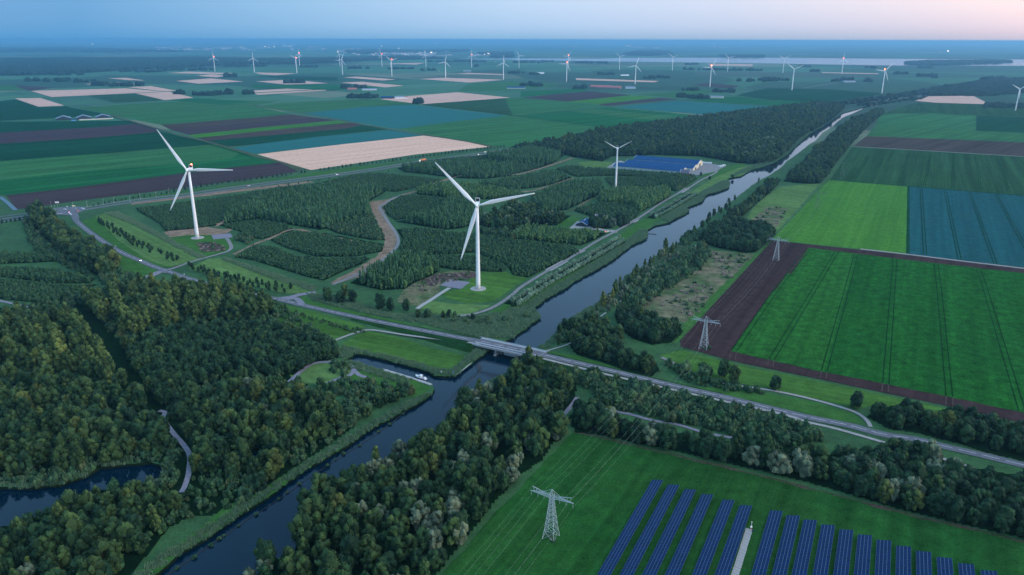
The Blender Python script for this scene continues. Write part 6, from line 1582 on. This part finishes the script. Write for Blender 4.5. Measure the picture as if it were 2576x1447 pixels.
far_barns((957, 248), [(0, 0, 50, 24, 5, 9, R_(-15), 'roof_blue', 'wall_dark', 'dark blue shed beside the pale stubble field', 'barn'), (62, -8, 40, 22, 5, 10, R_(20), 'roof_grey', 'white', 'grey barn with white gable beside the stubble field', 'barn'), (100, 6, 14, 10, 4, 7, R_(20), 'roof_red', 'white', 'white cottage at the end of the stubble field barns', 'house')], None)
far_barns((1288, 224), [(-25, 0, 90, 30, 6, 11, R_(-5), 'roof_blue', 'wall_grey', 'long blue grey barn near the centre of the plain', 'barn')], None)
far_barns((1465, 222), [(40, 30, 110, 40, 6, 14, R_(-25), 'roof_red', 'brick', 'large red roofed hall of the red farm', 'barn'), (70, -15, 120, 40, 6, 13, R_(-20), 'roof_red', 'brick', 'front red roofed hall of the red farm', 'barn'), (215, -20, 50, 24, 5, 10, R_(-10), 'roof_grey', 'white', 'grey roofed house right of the red farm', 'house')], None)
far_barns((1745, 246), [(-15, 5, 70, 24, 5, 9, R_(-25), 'roof_grey', 'wall_grey', 'left grey blue barn among trees on the right plain', 'barn'), (55, -14, 65, 24, 6, 9, R_(-20), 'roof_grey', 'wall_cream', 'grey blue barn with cream gable on the right plain', 'barn'), (-55, 15, 12, 9, 3, 7, R_(60), 'roof_grey', 'white', 'tiny white cottage left of the grey blue barns', 'house')], None)
far_barns((1165, 180), [(0, 0, 60, 25, 5, 9, 0, 'roof_grey', 'wall_grey', 'long pale shed behind the sixth nearer turbine', 'barn')], None)
far_barns((1352, 186), [(0, 0, 50, 20, 5, 9, .2, 'white', 'white', 'white roofed farm in the far centre plain', 'barn')], None)
far_barns((1975, 207), [(345, 0, 70, 25, 5, 9, .1, 'roof_grey', 'wall_grey', 'grey shed among the far right groves', 'barn')], None)
far_barns((1570, 191), [(-20, 0, 60, 20, 4, 7, .3, 'white', 'white', 'small pale shed on the far plain right of centre', 'barn')], None)

# caravans on the barn yard
def caravan():
    o = empty('caravan', (0, 0, 0))
    MB().loft([[(-1.1, -2.6, .5), (1.1, -2.6, .5), (1.1, -2.6, 2.2), (-1.1, -2.6, 2.2)], [(-1.1, -2.4, .4), (1.1, -2.4, .4), (1.1, -2.3, 2.6), (-1.1, -2.3, 2.6)], [(-1.1, 2.4, .4), (1.1, 2.4, .4), (1.1, 2.3, 2.6), (-1.1, 2.3, 2.6)], [(-1.1, 2.7, .7), (1.1, 2.7, .7), (1.1, 2.6, 2.2), (-1.1, 2.6, 2.2)]]).obj('body', M['white'], o)
    MB().box((0, -2.62, 1.75), (1.5, .06, .6)).obj('window', M['glass'], o)
    for s in (-1, 1): MB().lathe([(.33, -.1), (.33, .1)], 10, (s*.98, 0, .33), 'Y').obj('wheel', M['black'], o)
    return o
cv = caravan(); first = True
CV = [((1742.5+i*4.5, 408.5+i*.42), BA, 'white caravan in the long parked row behind the barns', 'caravans in the long row') for i in range(8)] + [((1782, 412), BA, 'left white caravan of the pair after the long row', None), ((1787, 412.3), BA, 'right white caravan of the pair after the long row', None), ((1810, 421), BA+R_(70), 'left white caravan of the group at the yard end', None), ((1816, 419.5), BA+R_(70), 'middle white caravan of the group at the yard end', None), ((1821, 418), BA+R_(70), 'right white caravan of the group at the yard end', None)]
for px, a_, lab, g in CV:
    o = cv if first else copy_tree(cv); first = False
    o.location = G(*px); o.rotation_euler = (0, 0, a_+R_(90) if a_ == BA else a_); o.scale = (1.15, 1.15, 1.15); tag(o, lab, 'caravan', g)

# ------------------------------------------------------------------ vehicles
def car(paint, head, tail):
    o = empty('car', (0, 0, 0))
    MB().loft([[(-.85, -2.1, .35), (.85, -2.1, .35), (.8, -2.05, .85), (-.8, -2.05, .85)], [(-.88, -1.2, .3), (.88, -1.2, .3), (.86, -1.2, .95), (-.86, -1.2, .95)], [(-.88, 1.4, .3), (.88, 1.4, .3), (.86, 1.4, .98), (-.86, 1.4, .98)], [(-.82, 2.1, .4), (.82, 2.1, .4), (.78, 2.05, .9), (-.78, 2.05, .9)]]).obj('body', paint, o)
    MB().loft([[(-.78, -1.0, .95), (.78, -1.0, .95), (.76, -1.0, .97), (-.76, -1.0, .97)], [(-.76, -.3, .96), (.76, -.3, .96), (.62, -.3, 1.45), (-.62, -.3, 1.45)], [(-.76, 1.1, .98), (.76, 1.1, .98), (.62, 1.0, 1.42), (-.62, 1.0, 1.42)], [(-.74, 1.75, .98), (.74, 1.75, .98), (.7, 1.7, 1.0), (-.7, 1.7, 1.0)]]).obj('cabin', M['glass'], o)
    for x in (-.8, .8):
        for y in (-1.3, 1.3): MB().lathe([(.32, -.1), (.32, .1)], 10, (0, 0, 0), 'Y').obj('wheel', M['black'], o, loc=(x, y, .32), rot=(0, 0, R_(90)))
        MB().box((x*.75, -2.14, .68), (.36, .10, .22)).obj('headlight', M['lamp_white'] if head else M['glass'], o)
        MB().box((x*.78, 2.12, .72), (.36, .10, .24)).obj('tail_light', M['lamp_red'] if tail else M['roof_red'], o)
    return o
cw, cd = car(M['white'], True, True), car(solid('dark car paint', (.05, .06, .08), .3, .5), True, True)
def head(a, b): d = G(*b)-G(*a); return math.atan2(d.y, d.x)+R_(90)      # local -Y is the front
CARS = [((352,656.5),(368,664),0,'white car with headlights lit driving down the winding road'),((172,533.5),(150,530),1,'dark car with bright tail lights in the middle of the junction'),((193,532),(175,530),1,'dark car with tail lights at the right mouth of the junction'),((128,534),(110,536),1,'dark car with tail lights beside the traffic island'),((132,538),(110,540),1,'dark car waiting at the lower left of the junction'),
 ((626,468.5),(700,458),0,'car with red tail lights on the highway behind the left turbine'),((849,440.5),(800,447),0,'pale car on the highway below the wheat field'),((1101,401.5),(1169,393),0,'car with lit lamps just ahead of the lorry'),((1205,390),(1169,394),0,'pale car on the near lane before the wood'),((1222,383),(1180,390),0,'car with lit lamps at the edge of the wood'),((1242,381.5),(1190,388.5),0,'brightly lit car last before the highway enters the wood'),
 ((2139,259.5),(2100,263),0,'lit car on the highway beside the far canal'),((2219,251),(2190,253),0,'left lit car of the far pair beyond the canal'),((2237,249.5),(2200,252),0,'right lit car of the far pair beyond the canal')]
u0 = True; u1 = True
for a, b, k, lab in CARS:
    src = cd if k else cw
    if (k and u1) or (not k and u0):
        o = src
        if k: u1 = False
        else: u0 = False
    else: o = copy_tree(src)
    g = G(*a); o.location = (g.x, g.y, .24); o.rotation_euler = (0, 0, head(a, b)); tag(o, lab, 'car', 'cars on the roads')
    if g.length > 2500: o.scale = (1.3, 1.3, 1.3)
g = G(1063, 405.5); lo = empty('lorry', (g.x, g.y, .24), head((1063,405.5),(944,424))); tag(lo, 'orange and white lorry with lit lamps on the highway', 'lorry')
MB().loft([[(-1.2, -8.4, .6), (1.2, -8.4, .6), (1.2, -8.3, 2.2), (-1.2, -8.3, 2.2)], [(-1.25, -7.8, .5), (1.25, -7.8, .5), (1.2, -7.6, 3.6), (-1.2, -7.6, 3.6)], [(-1.25, -6.0, .5), (1.25, -6.0, .5), (1.2, -6.0, 3.7), (-1.2, -6.0, 3.7)]]).obj('cab', M['white'], lo)
MB().box((0, 1.6, 2.6), (2.6, 14.0, 3.2)).obj('trailer', solid('orange trailer', (.85, .26, .10), .5), lo)
MB().box((0, -7.7, 2.7), (2.0, .9, .9)).obj('windscreen', M['glass'], lo)
for y in (-7.2, -4.6, 5, 6.3, 7.6):
    for x in (-1.1, 1.1): MB().lathe([(.5, -.18), (.5, .18)], 10, (0, 0, 0), 'Y').obj('wheel', M['black'], lo, loc=(x, y, .5), rot=(0, 0, R_(90)))
for x in (-.9, .9):
    MB().box((x, -8.46, .9), (.4, .1, .25)).obj('headlight', M['lamp_white'], lo); MB().box((x, 8.66, 1.2), (.4, .1, .3)).obj('tail_light', M['lamp_red'], lo)
pc = copy_tree(cw); pc.location = G(1526, 584); pc.rotation_euler = (0, 0, 2.2); tag(pc, 'white car parked where the house drive meets the canal road', 'car')

# ------------------------------------------------------------------ street lamps at the junction
def lamp():
    o = empty('street_lamp', (0, 0, 0))
    MB().tube((0, 0, -.2), (0, 0, 9.0), .17, .09, 8).obj('post', M['steel'], o)
    MB().tube((0, 0, 8.9), (0, -1.6, 9.3), .07, .05, 6).obj('arm', M['steel'], o)
    MB().box((0, -1.9, 9.3), (.4, .9, .18)).obj('lamp_head', M['white'], o)
    return o
l0 = lamp(); LP = [((129.6,522.3),'street lamp behind the large pale direction board'),((139,532),'street lamp on the traffic island of the junction'),((184.4,525.5),'street lamp left of the sign gantry'),((220,521.6),'first street lamp right of the sign gantry'),((260.8,516),'second street lamp right of the sign gantry'),((288,511.6),'third street lamp right of the sign gantry'),((328,510),'fourth street lamp right of the sign gantry'),((353,502),'fifth street lamp right of the sign gantry'),((393,498),'sixth street lamp right of the sign gantry'),((425,488),'last street lamp of the row along the highway')]
for i, (px, lab) in enumerate(LP):
    o = l0 if i == 0 else copy_tree(l0); o.location = G(*px); o.rotation_euler = (0, 0, R_(45)); tag(o, lab, 'street lamp', 'street lamps at the junction')
gt = empty('sign_gantry', G(192, 529.5), R_(40)); tag(gt, 'post with a lit slanting sign arm at the junction', 'sign')
MB().tube((0, 0, -.2), (0, 0, 7.5), .2, .14, 8).obj('post', M['steel'], gt)
MB().tube((0, 0, 6.6), (-5.5, 0, 7.8), .13, .10, 6).obj('arm', M['rail'], gt)
MB().box((-2.6, -.16, 7.0), (3.2, .12, 1.3)).obj('sign_board', solid('sand coloured sign', (.75, .62, .40), .5), gt)

# ------------------------------------------------------------------ the towns beyond
def town():
    wall, light = MB(), MB(); r = random.Random(4)
    bands = [((0,70),(125.5,127.5),10),((85,110),(127,129),5),((160,215),(126,128.5),7),((300,330),(122,124),3),((400,640),(118,127),34),((640,900),(108,126),26),((860,1000),(124.5,134),46),((880,1090),(131,141),60),((1000,1130),(128,142),26),((1180,1230),(137,143),6),((700,760),(111,116),4),((1440,1450),(118,119),2),((1560,1840),(119,122),8),((2350,2400),(131,134),2)]
    for (x0, x1), (y0, y1), n in bands:
        for i in range(n):
            g = G(r.uniform(x0, x1), r.uniform(y0, y1)); k = g.length/10000
            wall.box((g.x, g.y, 4*k), (r.uniform(25, 110)*k, r.uniform(15, 40)*k, r.uniform(6, 11)*k), r.uniform(-.6, .6))
            if r.random() < .42: light.box((g.x+r.uniform(-60, 60), g.y-40*k, 10*k), (4*k, 4*k, 3.5*k), 0)
    for x, y, s in ((286,125.5,1.2),(293,125,1.2),(233,114,1.5),(690,121,2),(605,119.5,1.5),(960,118.5,1.8),(780,120,1.4),(850,134,2.2),(667,120,1.6),(732,119,1.5),(1097,113.5,2),(1228,139,2.5),(1231,140,2.2),(1219,140,2),(1003,125,2),(1085,136,2.4),(1577,118.6,1.8),(1582,118.8,1.8),(1586,118.7,1.5),(1665,130,2),(2384,133.5,2.6),(1797,119.5,2),(364,223.5,.35),(1270,157,1.2),(1246,157,1.0),(1105,180,.7)):
        g = G(x, y); k = g.length/10000*s; light.box((g.x, g.y, 8*k), (4.5*k, 4.5*k, 4*k))
    tag(wall.obj('distant_town', M['town_wall']), kind='stuff'); tag(light.obj('distant_lights', M['town_light']), kind='stuff')
town()
